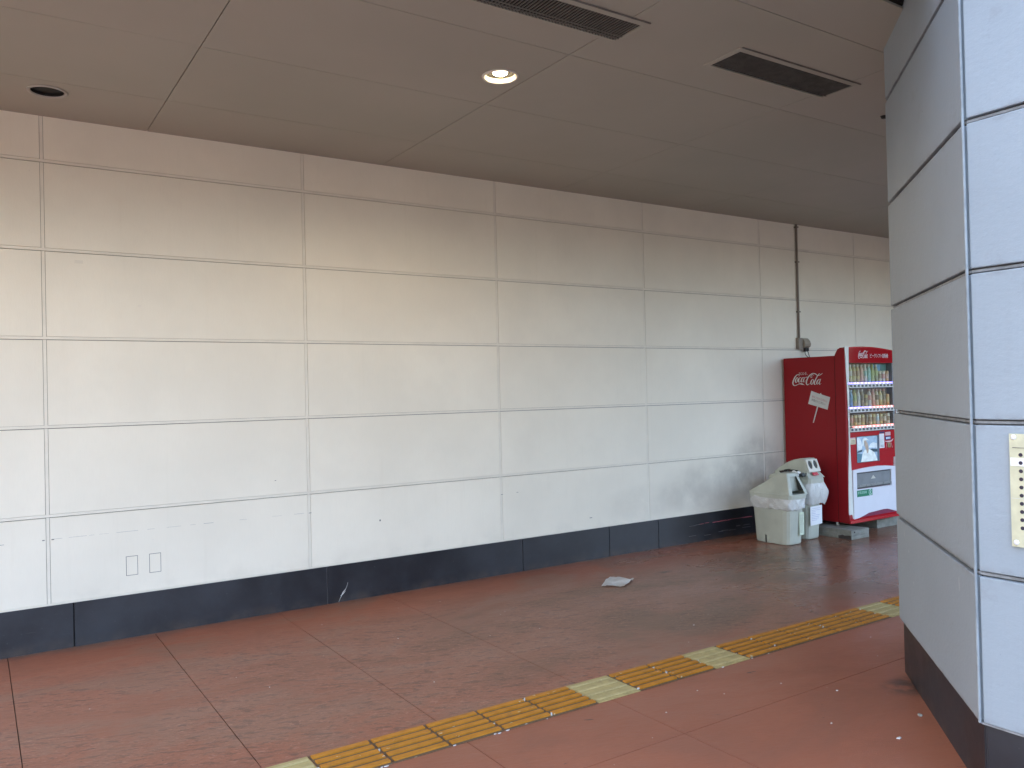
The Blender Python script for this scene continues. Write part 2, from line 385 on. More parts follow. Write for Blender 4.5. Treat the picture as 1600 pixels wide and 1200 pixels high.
def text_bm(body, size, tf, width=None):
    """lettering as flat print; tf maps text (u, v), origin at its lower left, to 3-D"""
    cu = bpy.data.curves.new('lettering', 'FONT'); cu.body = body; cu.size = size; cu.resolution_u = 2
    o = bpy.data.objects.new('lettering', cu); COL.objects.link(o)
    bpy.context.view_layer.update()
    me = bpy.data.meshes.new_from_object(o.evaluated_get(bpy.context.evaluated_depsgraph_get()))
    bpy.data.objects.remove(o); bpy.data.curves.remove(cu)
    bm = bmesh.new(); bm.from_mesh(me); bpy.data.meshes.remove(me)
    x0 = min(v.co.x for v in bm.verts); x1 = max(v.co.x for v in bm.verts); y0 = min(v.co.y for v in bm.verts)
    k = width/(x1-x0) if width else 1
    for v in bm.verts: v.co = Vector(tf((v.co.x-x0)*k, (v.co.y-y0)))
    return bm

# ------------------------------------------------------------------ ground and floor
H, PL, ZC = 0.6, 0.305, 3.603
g = obj('ground', box(-300, 300, -400, 300, -0.30, -0.05), 'asphalt'); tag(g, kind='structure')
pv = obj('bounce_cut_pavement', box(-40, 60, -30.0, -5.02, -0.06, -0.008), 'asphalt2'); tag(pv, kind='structure')  # unseen ground kept dark to cut light bounced up under the canopy
fl = obj('floor', box(-6, 18, -5.0, 0.3, -0.06, -0.012), 'floorgap'); tag(fl, kind='structure')
xs = [-6.0, -4.2, -2.4, -1.5, -0.73, 0.165, 1.060, 1.944, 2.838, 6.4, 9.9, 13.5, 18.0]
ys = [-5.0, -3.46, 0.28]
for i in range(len(xs)-1):
    for j in range(len(ys)-1):
        gx = 0.0022
        s = obj('slab', box(xs[i]+gx, xs[i+1]-gx, ys[j]+gx, ys[j+1]-gx, -0.05, 0.0), 'floor', fl)

# ------------------------------------------------------------------ panelled wall
wall = empty('panelled_wall', (3, 0.0, 0)); tag(wall, 'long off-white wall of wide painted panels above a black stone plinth', 'wall')
obj('wall_core', box(-6, 18, 0.016, 0.30, 0, ZC), 'groove', wall)
VX = [0.407+1.808*k for k in range(-4, 11)]; VX[0] = -6.0; VX[-1] = 18.0
JW = 0.0125
zrows = [(PL, 0.9)] + [(0.9+0.6*i, 1.5+0.6*i) for i in range(4)] + [(3.3, ZC+0.02)]
for i in range(len(VX)-1):
    for k, (z0, z1) in enumerate(zrows):
        t = random.uniform(-0.0008, 0.0008)
        x0 = VX[i]+(JW if i else 0); x1 = VX[i+1]-JW
        a0 = z0+(JW if k else 0.006); a1 = z1-(JW if k < 5 else 0)
        obj('panel', box(x0, x1, t, 0.016, a0, a1), 'panel', wall, bevel=0.0022, seg=2)
SJ = 0.0100
for k, z in enumerate([0.9, 1.5, 2.1, 2.7, 3.3]):
    obj('joint_strip', box(-6, 18, 0.0022, 0.0155, z-SJ+0.0022, z+SJ+0.0008), 'sealant', wall, bevel=0.002, seg=1)
for x in VX[1:-1]:
    for k, (z0, z1) in enumerate(zrows):
        obj('joint_strip', box(x-SJ, x+SJ, 0.0018, 0.0155, z0+(SJ+0.0005 if k else 0.004), z1-(SJ+0.0005 if k < 5 else 0)), 'sealant', wall, bevel=0.002, seg=1)
obj('joint_strip', box(-6, 18, -0.004, 0.0155, PL-0.004, PL+0.0045), 'sealant', wall)
PJ = [-6, -4.86, -3.06, -1.25, 0.552, 2.350, 4.240, 5.285, 5.951, 7.75, 9.55, 11.35, 13.15, 15, 18]
for a, b2 in zip(PJ, PJ[1:]):
    t = random.uniform(-0.002, 0.0005)
    obj('plinth_stone', box(a+0.0045, b2-0.0045, -0.006+t, 0.016, 0, PL-0.005), 'plinth', wall, bevel=0.002, seg=1)
for a in PJ[1:-1]:
    obj('plinth_joint', box(a-0.0045, a+0.0045, 0.004, 0.015, 0.001, PL-0.006), 'scuffgrey' if a in (2.35, 4.24, 5.285) else 'void', wall)
# blank cover plates, each a thin plate in a narrow dark slot
for (xa, xb) in ((0.884, 0.957), (1.036, 1.110)):
    obj('plate_seam', box(xa-0.002, xb+0.002, -0.0012, 0.001, 0.4335, 0.5695), 'outline', wall)
    obj('cover_plate', box(xa+0.0015, xb-0.0015, -0.0030, 0.0005, 0.437, 0.566), 'panel', wall, bevel=0.001, seg=1)
# faint broken tape line and chips
rs = random.Random(3)
x = 0.43
while x < 2.25:
    L = rs.uniform(0.03, 0.16) * (1.0 if x < 1.5 else 0.6)
    obj('tape_mark', box(x, x+L, -0.0016, 0.0003, 0.7445+rs.uniform(-.001, .0005), 0.7456), 'psealant', wall)
    x += L + rs.uniform(0.01, 0.09) * (1 if x < 1.4 else 2.4)
for (x, z, w_, h_) in ((0.380, 0.742, 0.014, 0.006), (0.435, 0.742, 0.016, 0.006), (2.222, 0.742, 0.02, 0.004), (0.13, 0.74, 0.05, 0.002), (1.95, 1.02, 0.012, 0.004), (5.06, 0.41, 0.03, 0.006), (4.03, 0.73, 0.02, 0.004), (4.2, 0.735, 0.02, 0.003), (2.82, 0.62, 0.012, 0.014), (0.62, 2.63, 0.05, 0.02), (1.0, 2.34, 0.02, 0.016)):
    obj('chip_mark', box(x-w_/2, x+w_/2, -0.0014, 0.0003, z-h_/2, z+h_/2), 'scuffgrey' if z < 2 else 'sealant', wall)
# pink and grey scrape marks on the plinth beside the bins
rs = random.Random(11)
for k in range(26):
    x = 6.35+rs.random()**0.7*0.75*1.2; L = rs.uniform(0.03, 0.16); z = 0.185+rs.gauss(0, 0.004)+0.004*(x-6.5)
    if k > 16: z = rs.choice([0.10, 0.075])+rs.gauss(0, 0.006)
    obj('scrape_mark', box(x, x+L, -0.0092, -0.0062, z-0.0016, z+0.0016*rs.uniform(.5, 1.6)), 'scuffpink' if k <= 16 and x > 6.5 else 'scuffgrey', wall)
bm = bmesh.new()
for a, c in (((2.452, .012), (2.470, .06)), ((2.470, .055), (2.498, .11)), ((2.488, .085), (2.520, .135))):
    box(min(a[0], c[0]), max(a[0], c[0])-0.012, -0.0095, -0.0062, a[1], c[1], bm)
bm.free()
bm = bmesh.new(); ribbon([(2.44, .005, .002), (2.462, .045, .0035), (2.478, .075, .006), (2.505, .105, .0025), (2.522, .15, .002)], lambda u, v: (u, -0.0095, v), bm)
ribbon([(2.455, .05, .002), (2.475, .062, .006), (2.50, .085, .002)], lambda u, v: (u, -0.0098, v), bm)
obj('chip_mark', bm, 'scuffwhite', wall)

# ------------------------------------------------------------------ ceiling of the canopy
ce = obj('ceiling', box(-6, 18, -3.945, 0.30, ZC+0.022, ZC+0.12), 'ceilgap'); tag(ce, kind='structure')
cx = [-6.0, -4.36, -2.55, -0.74, 1.071, 2.902, 4.73, 6.54, 8.35, 10.16, 11.97, 13.78, 15.6, 18.0]
cy = [-3.942, -3.56, -2.605, -1.668, -0.712, 0.015]
HOLES = {(2.73, -2.135): 0.098, (-0.89, -2.135): 0.098, (0.412, -0.522): 0.098}
for i in range(len(cx)-1):
    for j in range(len(cy)-1):
        gx, gy = 0.0028, 0.0022
        a, b2, c, d = cx[i]+gx, cx[i+1]-gx, cy[j]+gy, cy[j+1]-gy
        bm = bmesh.new()
        def loop(pts):
            v = [bm.verts.new((p[0], p[1], 0)) for p in pts]
            return [bm.edges.new((v[q], v[(q+1) % len(v)])) for q in range(len(v))]
        es = loop([(a, c), (b2, c), (b2, d), (a, d)])
        for (hx, hy), hr in HOLES.items():
            if a < hx < b2 and c < hy < d:
                es += loop([(hx+hr*math.cos(t*math.pi/18), hy+hr*math.sin(t*math.pi/18)) for t in range(36)])
        bmesh.ops.triangle_fill(bm, edges=es, use_beauty=True)
        r = bmesh.ops.extrude_face_region(bm, geom=list(bm.faces))
        bmesh.ops.translate(bm, verts=[v for v in r['geom'] if isinstance(v, bmesh.types.BMVert)], vec=(0, 0, 0.012))
        bmesh.ops.recalc_face_normals(bm, faces=bm.faces)
        bmesh.ops.translate(bm, verts=bm.verts, vec=(0, 0, ZC+random.uniform(-.0006, .0006)))
        obj('ceiling_panel', bm, 'ceil', ce)
ca = empty('canopy_edge', (6, -4.1, ZC)); tag(ca, 'black steel edge beam closing the front of the walkway ceiling', 'beam')
obj('edge_beam', box(-6, 18, -4.35, -3.950, ZC+0.03, ZC+0.75), 'black', ca)
obj('drip_lip', box(-6, 18, -4.36, -4.30, ZC-0.01, ZC+0.028), 'black', ca)
up = empty('sunshade_building', (6, 5, 0)); tag(up, 'unseen pale sunshade building added above and behind the panelled wall', 'building')  # unseen bulk added to shade the walkway, its height set by its shadow
obj('sunshade_wall', box(-6, 18, -0.9, 12, ZC+0.76, 26.0), 'pillar', up)
obj('roof', box(-6.4, 18.4, -4.33, 12.3, ZC+0.122+0.628, ZC+0.758), 'black', up)
obj('rear_wall', box(-6, 18, 0.31, 12, 0, ZC+0.745), 'pillar', up)

op = empty('sky_blocker', (0, -42, 0)); tag(op, 'unseen dark brown block added across the open forecourt to block low sky light', 'building')  # unseen block added to cut off the low sky
obj('blocker_wall', box(-60, 60, -55, -42, -0.04, 4.6), 'blocker', op)
for i in range(24):
    for z in (1.2,):
        if i == 0 and z == 1.2: w0_ = obj('window', box(-57, -54, -41.99, -41.9, z, z+1.9), 'darkgrey', op)
        else: inst(w0_, (-55.5+i*4.8, -41.945, z+0.95), op)

ew = obj('end_light_blocker', box(12.5, 12.9, -3.90, -0.03, 0.0005, ZC-0.003), 'blocker'); tag(ew, 'unseen dark brown wall added to dim the far end of the walkway', 'wall')  # unseen wall added to darken the right-hand end
# ------------------------------------------------------------------ ceiling fittings
def vent(name, x0, x1, y0, y1, label, mm, pitch, shade_strip):
    t = empty(name, ((x0+x1)/2, (y0+y1)/2, ZC-0.014)); tag(t, label, 'vent', 'air vents in the ceiling')
    z0, z1 = ZC-0.014, ZC-0.001
    bm = bmesh.new(); fwid = 0.030
    A = [(x0-fwid, y0-fwid), (x1+fwid, y0-fwid), (x1+fwid, y1+fwid), (x0-fwid, y1+fwid)]; B = [(x0, y0), (x1, y0), (x1, y1), (x0, y1)]
    for (za, zb) in ((ZC-0.005, ZC-0.005),):
        va = [bm.verts.new((*p, ZC-0.001)) for p in A]; vb = [bm.verts.new((*p, ZC-0.007)) for p in A]
        vc = [bm.verts.new((*p, ZC-0.010)) for p in B]; vd = [bm.verts.new((*p, ZC-0.001)) for p in B]
        for q in range(4):
            n = (q+1) % 4
            bm.faces.new((va[q], va[n], vb[n], vb[q])); bm.faces.new((vb[q], vb[n], vc[n], vc[q])); bm.faces.new((vc[q], vc[n], vd[n], vd[q]))
    bmesh.ops.recalc_face_normals(bm, faces=bm.faces)
    obj('flange', bm, 'ceil', t)
    obj('duct_dark_sheet', box(x0, x1, y0, y1, ZC-0.0025, ZC-0.001), 'void', t)  # black sheet standing in for the dark depth of the duct
    obj('seam_shadow_strip', box(x0-0.02, x1+fwid+.004, y0-fwid-0.008, y0-fwid-0.0005, ZC-0.006, ZC-0.0005), 'outline', t)  # dark strip coloured in as the shadow of the flange seam
    n = int((x1-x0)/pitch); s0 = None
    for k in range(1, n):
        x = x0+(x1-x0)*k/n
        if s0 is None:
            s0 = obj('slat', box(x-pitch*0.13, x+pitch*0.13, y0, y1-(0.022 if shade_strip else 0.0), ZC-0.0095, ZC-0.0030), mm, t)  # slats cut short so a black strip imitates the edge shadow
        else: inst(s0, (x, (y0+y1)/2-(0.011 if shade_strip else 0), ZC-0.00625), t)
    for yy in ((y1-0.028, y1-0.055) if not shade_strip else (y1-0.03,)):
        obj('cross_bar', box(x0, x1, yy-0.004, yy+0.004, ZC-0.0125, ZC-0.0096), mm, t)
    return t
vent('ceiling_vent', 1.92, 2.995, -3.115, -2.905, 'long slotted vent nearest the lit lamp with light metal slats', 'ventmetal', 0.0205, False)
vent('ceiling_vent', 3.72, 4.79, -3.155, -2.925, 'dusty dark vent grille close to the big pillar', 'ventmetal2', 0.0160, True)

LAMP_W = 5.4
def downlight(x, y, label, lit):
    t = empty('downlight', (x, y, ZC)); tag(t, label, 'ceiling lamp', 'round recessed ceiling lamps')
    r = 0.098
    bm = lathe([(r-0.004, 0.02), (r-0.004, -0.003), (r+0.002, -0.009), (r+0.014, -0.007), (r+0.017, -0.001), (r+0.006, 0.001)], 36, (x, y, ZC), close=False)
    obj('trim_ring', bm, 'trim' if lit else 'trimdull', t, smooth=True)
    bm = lathe([(r-0.006, 0.0), (r-0.008, 0.03), (r-0.016, 0.07), (0.03, 0.110)], 36, (x, y, ZC), close=False)
    bmesh.ops.reverse_faces(bm, faces=bm.faces)
    obj('reflector', bm, 'reflector' if lit else 'void', t, smooth=True)
    obj('housing', lathe([(r-0.002, 0.019), (r-0.002, 0.16), (0.01, 0.162)], 24, (x, y, ZC), close=True), 'black', t)
    if lit:
        obj('bulb', lathe([(0.003, 0.006), (0.030, 0.010), (0.050, 0.022), (0.056, 0.040), (0.050, 0.062), (0.034, 0.085), (0.022, 0.12)], 24, (x, y, ZC), close=True), 'bulb', t, smooth=True)
        pl = bpy.data.lights.new('bulb_light', 'SPOT'); pl.energy = LAMP_W; pl.color = (1.0, 0.72, 0.42); pl.shadow_soft_size = 0.03
        pl.spot_size = R(162); pl.spot_blend = 0.45
        po = bpy.data.objects.new('bulb_light', pl); COL.objects.link(po); po.parent = t; po.location = (0, 0, -0.006)
    else:
        obj('bulb', lathe([(0.003, 0.055), (0.03, 0.065), (0.03, 0.11)], 16, (x, y, ZC), close=True), 'black', t, smooth=True)
downlight(2.73, -2.135, 'lit round lamp recessed in the ceiling, glowing warm white', True)
downlight(0.412, -0.522, 'unlit round lamp recessed in the ceiling, a black hole by the wall', False)
downlight(-0.89, -2.135, 'lit round lamp in the ceiling left of the frame, before the wall', True)
# small sensor next to the pillar
t = obj('ceiling_sensor', lathe([(0.012, 0), (0.020, 0.006), (0.022, 0.018), (0.026, 0.0195)], 14, (5.545, -2.895, ZC-0.0205)), 'black')
tag(t, 'tiny black sensor hanging from the ceiling beside the pillar edge', 'sensor')

# ------------------------------------------------------------------ conduit, socket box and cables
t = empty('conduit', (8.302, -0.02, 2.2)); tag(t, 'thin vertical grey conduit running down the wall from the ceiling', 'pipe')
obj('pipe', tube((8.302, -0.018, 2.20), (8.302, -0.018, ZC), 0.0125, 12), 'conduit', t, smooth=True)
for z in (2.55, 3.15, 3.57):
    obj('clamp', box(8.280, 8.324, -0.034, 0.001, z-0.008, z+0.008), 'conduit', t, bevel=0.003)
t = empty('socket_box', (8.38, -0.03, 2.12)); tag(t, 'small beige weatherproof socket box at the foot of the conduit', 'socket')
bm = prism([(0.0, 2.115), (-0.045, 2.115), (-0.07, 2.13), (-0.08, 2.16), (-0.066, 2.20), (-0.035, 2.232), (0.0, 2.235)], 'x', 8.338, 8.445)
obj('cover', bm, 'box', t, bevel=0.004)
obj('back_box', box(8.262, 8.337, -0.042, 0.0, 2.105, 2.235), 'conduit', t, bevel=0.004)
obj('plug', box(8.36, 8.384, -0.062, -0.03, 2.07, 2.113), 'cable', t, bevel=0.004)
obj('plug', box(8.40, 8.424, -0.062, -0.03, 2.075, 2.113), 'cable', t, bevel=0.004)
def cable(pts, label, r=0.0045):
    bm = bmesh.new(); S = spline(pts, 6)
    for a, c in zip(S, S[1:]): tube(a, c, r, 6, bm)
    return tag(obj('power_cable', bm, 'cable', smooth=True), label, 'cable', 'cables to the vending machine')
cable([(8.372, -0.046, 2.08), (8.366, -0.05, 2.045), (8.374, -0.07, 2.01), (8.37, -0.12, 1.992), (8.36, -0.2, 1.992)], 'black power cable hanging straighter, left of the pair from the socket box')
cable([(8.412, -0.046, 2.08), (8.425, -0.05, 2.055), (8.41, -0.07, 2.025), (8.395, -0.10, 1.998), (8.40, -0.22, 1.993)], 'black power cable curving out, right of the pair from the socket box')

# ------------------------------------------------------------------ pillar (chamfered, beside the camera)
pil = empty('corner_pillar', (4.9, -5.1, 0)); tag(pil, 'massive chamfered pillar of pale grey panels on a black plinth at right', 'pillar')
PV = [(3.32, -5.65), (3.32, -4.61), (4.46, -3.575), (5.30, -3.575), (6.44, -4.61), (6.44, -5.65), (5.30, -6.69), (4.46, -6.69)]
def offs(poly, d):
    n = len(poly); out = []
    for i in range(n):
        a = Vector(poly[i-1]); p = Vector(poly[i]); c = Vector(poly[(i+1) % n])
        e1 = (p-a).normalized(); e2 = (c-p).normalized()
        n1 = Vector((-e1.y, e1.x)); n2 = Vector((-e2.y, e2.x))     # outward for a clockwise polygon
        k = (n1+n2); k /= k.dot(n1)
        out.append(tuple(p+k*d))
    return out
ZT = 4.5
obj('core', prism(offs(PV, -0.030), 'z', 0.0, ZT), 'pgroove', pil)
prows = [(PL, 0.9)] + [(0.9+0.6*i, 1.5+0.6*i) for i in range(6)]
for i in range(8):
    a = Vector(PV[i]); c = Vector(PV[(i+1) % 8]); e = (c-a).normalized(); L = (c-a).length; n = Vector((-e.y, e.x))
    def face_box(s0, s1, d0, d1, z0, z1):
        P = [a+e*s0+n*d0, a+e*s1+n*d0, a+e*s1+n*d1, a+e*s0+n*d1]
        return prism([(p.x, p.y) for p in P], 'z', z0, z1)
    for k, (z0, z1) in enumerate(prows):
        t_ = random.uniform(-.0015, .001)
        obj('panel', face_box(0.014, L-0.014, -0.028, t_, z0+(0.011 if k else 0.006), z1-0.011), 'pillar', pil, bevel=0.005, seg=2)
        if k: obj('joint_strip', face_box(0.010, L-0.010, -0.029, -0.014, z0-0.006, z0+0.006), 'psealant', pil, bevel=0.002, seg=1)
    if i != 2: obj('corner_bead', tube((a.x-0.0, a.y, PL+0.004), (a.x, a.y, ZT), 0.0062, 10), 'bead', pil, smooth=False)
    obj('plinth_stone', face_box(0.018, L-0.018, -0.060, -0.020, 0.0, PL-0.004), 'plinth', pil, bevel=0.002, seg=1)
obj('base_trim', prism(offs(PV, -0.006), 'z', PL-0.003, PL+0.004), 'psealant', pil)
obj('plinth_core', prism(offs(PV, -0.0235), 'z', 0.0005, PL-0.0035), 'plinth', pil)
# scratches in the pillar paint
bm = bmesh.new()
for (s, z, h_, w_) in ((0.22, 0.83, 0.05, 0.004), (0.32, 0.75, 0.02, 0.006), (1.00, 1.13, 0.03, 0.003), (0.42, 0.60, 0.03, 0.003), (1.3, 0.8, 0.06, 0.005)):
    a = Vector(PV[2]); c = Vector(PV[1]); e = (c-a).normalized(); n = Vector((-(-e).y, (-e).x))
    p = a+e*s+n*0.0022
    ribbon([(0, h_/2, .001), (0.003, 0, w_), (0.006, -h_/2, .001)], lambda u, v: (p.x+e.x*u, p.y+e.y*u, z+v), bm)
obj('scratch', bm, 'scuffwhite', pil)

# plate with a row of holes screwed to the pillar's near face
t = empty('perforated_plate', (3.31, -4.80, 1.03)); tag(t, 'ivory plate with a column of round dark holes screwed to the pillar', 'panel')
X = 3.3185
obj('plate', box(X-0.012, X-0.002, -4.875, -4.757, 1.030, 1.459), 'ivory', t, bevel=0.003)
obj('white_tape', box(X-0.0132, X-0.0122, -4.873, -4.760, 1.337, 1.368), 'white', t)
obj('slot_line', box(X-0.0134, X-0.0122, -4.868, -4.768, 1.4055, 1.4075), 'ink', t)
obj('slot_line', box(X-0.0130, X-0.0122, -4.862, -4.760, 1.213, 1.2145), 'scuffwhite', t)
h0 = None
for k in range(10):
    for yy in (-4.797, -4.836):
        z = 1.380-0.0308*k
        if h0 is None:
            h0 = obj('hole', tube((X-0.0142, yy, z), (X-0.011, yy, z), 0.0072, 18), 'holeblue', t)
        else: inst(h0, (X-0.0126, yy, z), t)
for (yy, z) in ((-4.773, 1.446), (-4.773, 1.046), (-4.859, 1.446), (-4.859, 1.046)):
    bm = lathe([(0.0105, 0), (0.009, 0.003), (0.005, 0.0045)], 16); bmesh.ops.rotate(bm, verts=bm.verts, matrix=Matrix.Rotation(R(-90), 3, 'Y'))
    bmesh.ops.translate(bm, verts=bm.verts, vec=(X-0.012, yy, z)); obj('screw_cap', bm, 'white', t, smooth=True)

# ------------------------------------------------------------------ tactile paving strip
tp = empty('tactile_paving', (4, -2.77, 0)); tag(tp, 'line of orange and pale ribbed guiding tiles across the red floor', 'tactile paving')
x0, pt = 1.265-0.2975*6, 0.2975
pale = {5, 11, 14, 20}
proto = {}
for k in range(44):
    xa = x0+pt*k; p = k in pale
    xc = xa+pt/2
    key = 'pale' if p else 'orange'
    if key not in proto:
        tl = obj('tile', box(xa+0.003, xa+pt-0.003, -2.920, -2.622, 0.0, 0.0045 if p else 0.003), 'tile_pale' if p else 'tile_base', tp, bevel=0.0015, seg=1)
        proto[key] = [tl, None]
    else:
        tl = inst(proto[key][0], (xc, -2.771, 0.00225 if p else 0.0015), tp)
    nb = 4 if p else 5
    for q in range(nb):
        yc = -2.920+0.298*(q+0.5)/nb
        if proto[key][1] is None:
            w_ = 0.0085 if p else 0.0155
            z1 = 0.0082 if p else 0.0115
            bb = box(xa+0.010, xa+pt-0.010, yc-w_, yc+w_, 0.0046 if p else 0.0031, z1)
            bo = obj('bar', bb, 'tile_pale_bar' if p else 'tile_orange', tl, bevel=0.0022 if p else 0.0038, seg=2)
            proto[key][1] = bo
        else:
            bo = inst(proto[key][1], (xc, yc, (0.0064 if p else 0.0073)), tl)
# worn-off chips of white primer lying along the tile edges
bm = bmesh.new(); rs = random.Random(5)
for k in range(90):
    kk = rs.random()
    x = x0+pt*rs.randint(5, 24)+rs.gauss(0, 0.012) if kk < 0.55 else rs.uniform(1.4, 7.5)
    y = rs.uniform(-2.915, -2.625) if kk < 0.55 else rs.choice([-2.924, rs.uniform(-2.9, -2.63)])+rs.gauss(0, .004)
    if k % 3 and x < 1.6: continue
    s = rs.uniform(0.002, 0.006)*(1.1 if kk > .55 else 1); zz = 0.0120 if kk < 0.4 else 0.004
    n = 5; a0 = rs.random()*6
    v = [bm.verts.new((x+s*rs.uniform(.6, 1.8)*math.cos(a0+q*2*math.pi/n)*1.3, y+s*0.55*rs.uniform(.6, 1.2)*math.sin(a0+q*2*math.pi/n), zz)) for q in range(n)]
    w2 = [bm.verts.new((q.co.x, q.co.y, 0.0003)) for q in v]
    bm.faces.new(v)
    for q in range(n): bm.faces.new((w2[q], w2[(q+1) % n], v[(q+1) % n], v[q]))
tag(obj('paint_chips', bm, 'scuffwhite', tp), kind='stuff')

# ------------------------------------------------------------------ vending machine
XL, XR = 7.985, 8.985
vm = empty('vending_machine', (8.48, -0.43, 0.10)); tag(vm, 'red drinks vending machine with lit display against the wall', 'vending machine')
obj('cabinet', box(XL, XR, -0.7115, -0.032, 0.140, 1.985), 'red', vm, bevel=0.005, seg=2)
obj('cabinet_seam', box(XL+0.003, XR-0.003, -0.7164, -0.711, 0.146, 1.983), 'void', vm)
for (x, y) in ((XL+0.05, -0.66), (XR-0.05, -0.66), (XL+0.05, -0.1), (XR-0.05, -0.1)):
    obj('foot', tube((x, y, 0.0995), (x, y, 0.145), 0.013, 10, bm=tube((x, y, 0.0995), (x, y, 0.106), 0.025, 12)), 'steel', vm)
YF = -0.840
def arch(x):     # top outline of the door
    t_ = (x-8.33)/(0.66)
    return 2.088-0.052*t_*t_
# door body: rounded slab with arched top
bm = bmesh.new(); N = 14
prof = [(-0.716, 0.0), (-0.722, 0.35), (-0.745, 0.75), (-0.785, 0.95), (-0.828, 1.0)]
def door_piece(xa, xb, y_back, y_front, z0, top, n=10):
    bm = bmesh.new(); rows = []
    for i in range(n+1):
        x = xa+(xb-xa)*i/n; zt = top(x)
        rows.append([bm.verts.new(p) for p in ((x, y_back, z0), (x, y_front, z0), (x, y_front, zt), (x, y_back, zt-0.0))])
    for A, B in zip(rows, rows[1:]):
        for q in range(4): bm.faces.new((A[q], B[q], B[(q+1) % 4], A[(q+1) % 4]))
    bm.faces.new(rows[0]); bm.faces.new(rows[-1][::-1])
    bmesh.ops.recalc_face_normals(bm, faces=bm.faces); return bm
bm = door_piece(XL+0.0605, XR-0.0605, -0.7168, -0.760, 0.150, lambda x: min(arch(x)-0.05, 2.05))
obj('door_back', bm, 'red', vm)
# the side of the door: profile curving over at the top, lower lip below
def side_profile(xa, xb, mat, name):
    ps = [(-0.7165, 0.150), (-0.852, 0.135), (-0.852, 0.20), (-0.838, 0.26), (-0.838, 1.9)]
    for k in range(7):
        a = k/6*math.pi/2
        ps.append((-0.788-0.050*math.cos(a), arch((xa+xb)/2)-0.055+0.050*math.sin(a)))
    ps += [(-0.752, arch((xa+xb)/2)-0.022), (-0.7165, arch((xa+xb)/2)-0.085)]
    return obj(name, prism(ps, 'x', xa, xb), mat, vm, bevel=0.0035, seg=2)
side_profile(XL, XL+0.060, 'red', 'door_side')
side_profile(XR-0.060, XR, 'red', 'door_side')
# header
bm = door_piece(XL+0.0605, XR-0.0605, -0.7605, YF+0.002, 1.900, lambda x: arch(x)-0.004, 16)
obj('header_box', bm, 'red2', vm)
bm = door_piece(8.060, 8.900, YF+0.0015, YF-0.003, 1.905, lambda x: arch(x)-0.016, 16)
hd = obj('header_sign', bm, 'redglass', vm)
YT = YF-0.0036
S_COKE = [
 [(305,208,5),(318,180,8),(300,160,16),(262,162,18),(205,215,26),(160,300,30),(138,375,30),(160,428,26),(210,438,18),(270,415,12),(330,396,20),(390,404,34),(430,418,14),(460,432,3)],
 [(282,238,12),(248,240,18),(215,300,30),(212,345,26),(240,358,12),(275,300,20),(284,250,18),(262,240,6)],
 [(372,262,10),(362,238,16),(330,240,14),(300,300,28),(298,342,26),(322,354,12),(360,322,6)],
 [(448,240,10),(412,240,18),(374,300,28),(372,345,24),(402,345,10),(436,290,12),(462,232,20),(438,300,26),(432,340,24),(452,352,10),(490,318,5)],
 [(478,250,6),(505,232,16),(548,228,6)],
 [(648,196,6),(664,220,10),(648,250,8),(626,236,8),(640,190,10),(690,172,12),(700,196,6)],
 [(690,168,6),(655,158,14),(610,180,24),(555,245,30),(515,330,34),(510,395,32),(542,430,18),(596,392,7)],
 [(610,178,10),(655,146,14),(710,140,18),(765,160,22),(808,196,16),(860,192,12),(905,170,14),(946,146,3)],
 [(694,292,12),(668,296,16),(634,350,28),(630,402,26),(656,420,12),(692,370,20),(700,312,18),(682,294,6)],
 [(872,150,6),(850,160,16),(815,200,18),(760,290,26),(722,375,28),(722,415,24),(746,424,8),(780,390,5)],
 [(872,300,10),(838,298,18),(796,350,28),(786,402,26),(812,414,10),(852,358,12),(890,288,20),(858,366,26),(850,408,24),(868,424,10),(900,396,4)],
]
def coke(tf, name, mat, parent):
    bm = bmesh.new()
    for st in S_COKE:
        ribbon([(x, 450-y, w) for (x, y, w) in st], tf, bm)
    bmesh.ops.recalc_face_normals(bm, faces=bm.faces)
    return obj(name, bm, mat, parent)
coke(lambda u, v: (8.232+(u-125)*0.000225, YT, 1.950+(v-10)*0.000290), 'logo_lettering', 'white', hd)
obj('header_lettering', text_bm('ピークシフト自販機', 0.052, lambda u, v: (8.455+u, YT, 1.957+v), width=0.345), 'white', hd)
# display window: back, shelves, dummies, buttons
obj('display_back', box(8.046, 8.880, -0.764, -0.7605, 1.135, 1.899), 'brown', vm)
obj('display_back', box(8.60, 8.880, -0.7655, -0.7642, 1.62, 1.895), 'greyback', vm)
obj('window_frame', box(8.880, 8.924, -0.836, -0.7605, 1.130, 1.899), 'midgrey', vm, bevel=0.004)
obj('display_glass', box(8.047, 8.879, -0.8375, -0.8345, 1.140, 1.898), 'glass', vm)
obj('blue_card', box(8.615, 8.76, -0.7675, -0.766, 1.80, 1.885), simple('blue card', (0.22, 0.40, 0.55), 0.5), vm)
obj('green_card', box(8.765, 8.872, -0.7675, -0.766, 1.74, 1.885), simple('green card', (0.13, 0.26, 0.22), 0.5), vm)
def dm(name, col):
    col = (col[0]*0.72+0.29, col[1]*0.72+0.255, col[2]*0.72+0.17); M[name] = simple(name, col, 0.35, var=0.12, nscale=40); return name  # colours lifted toward cream in place of light inside the display
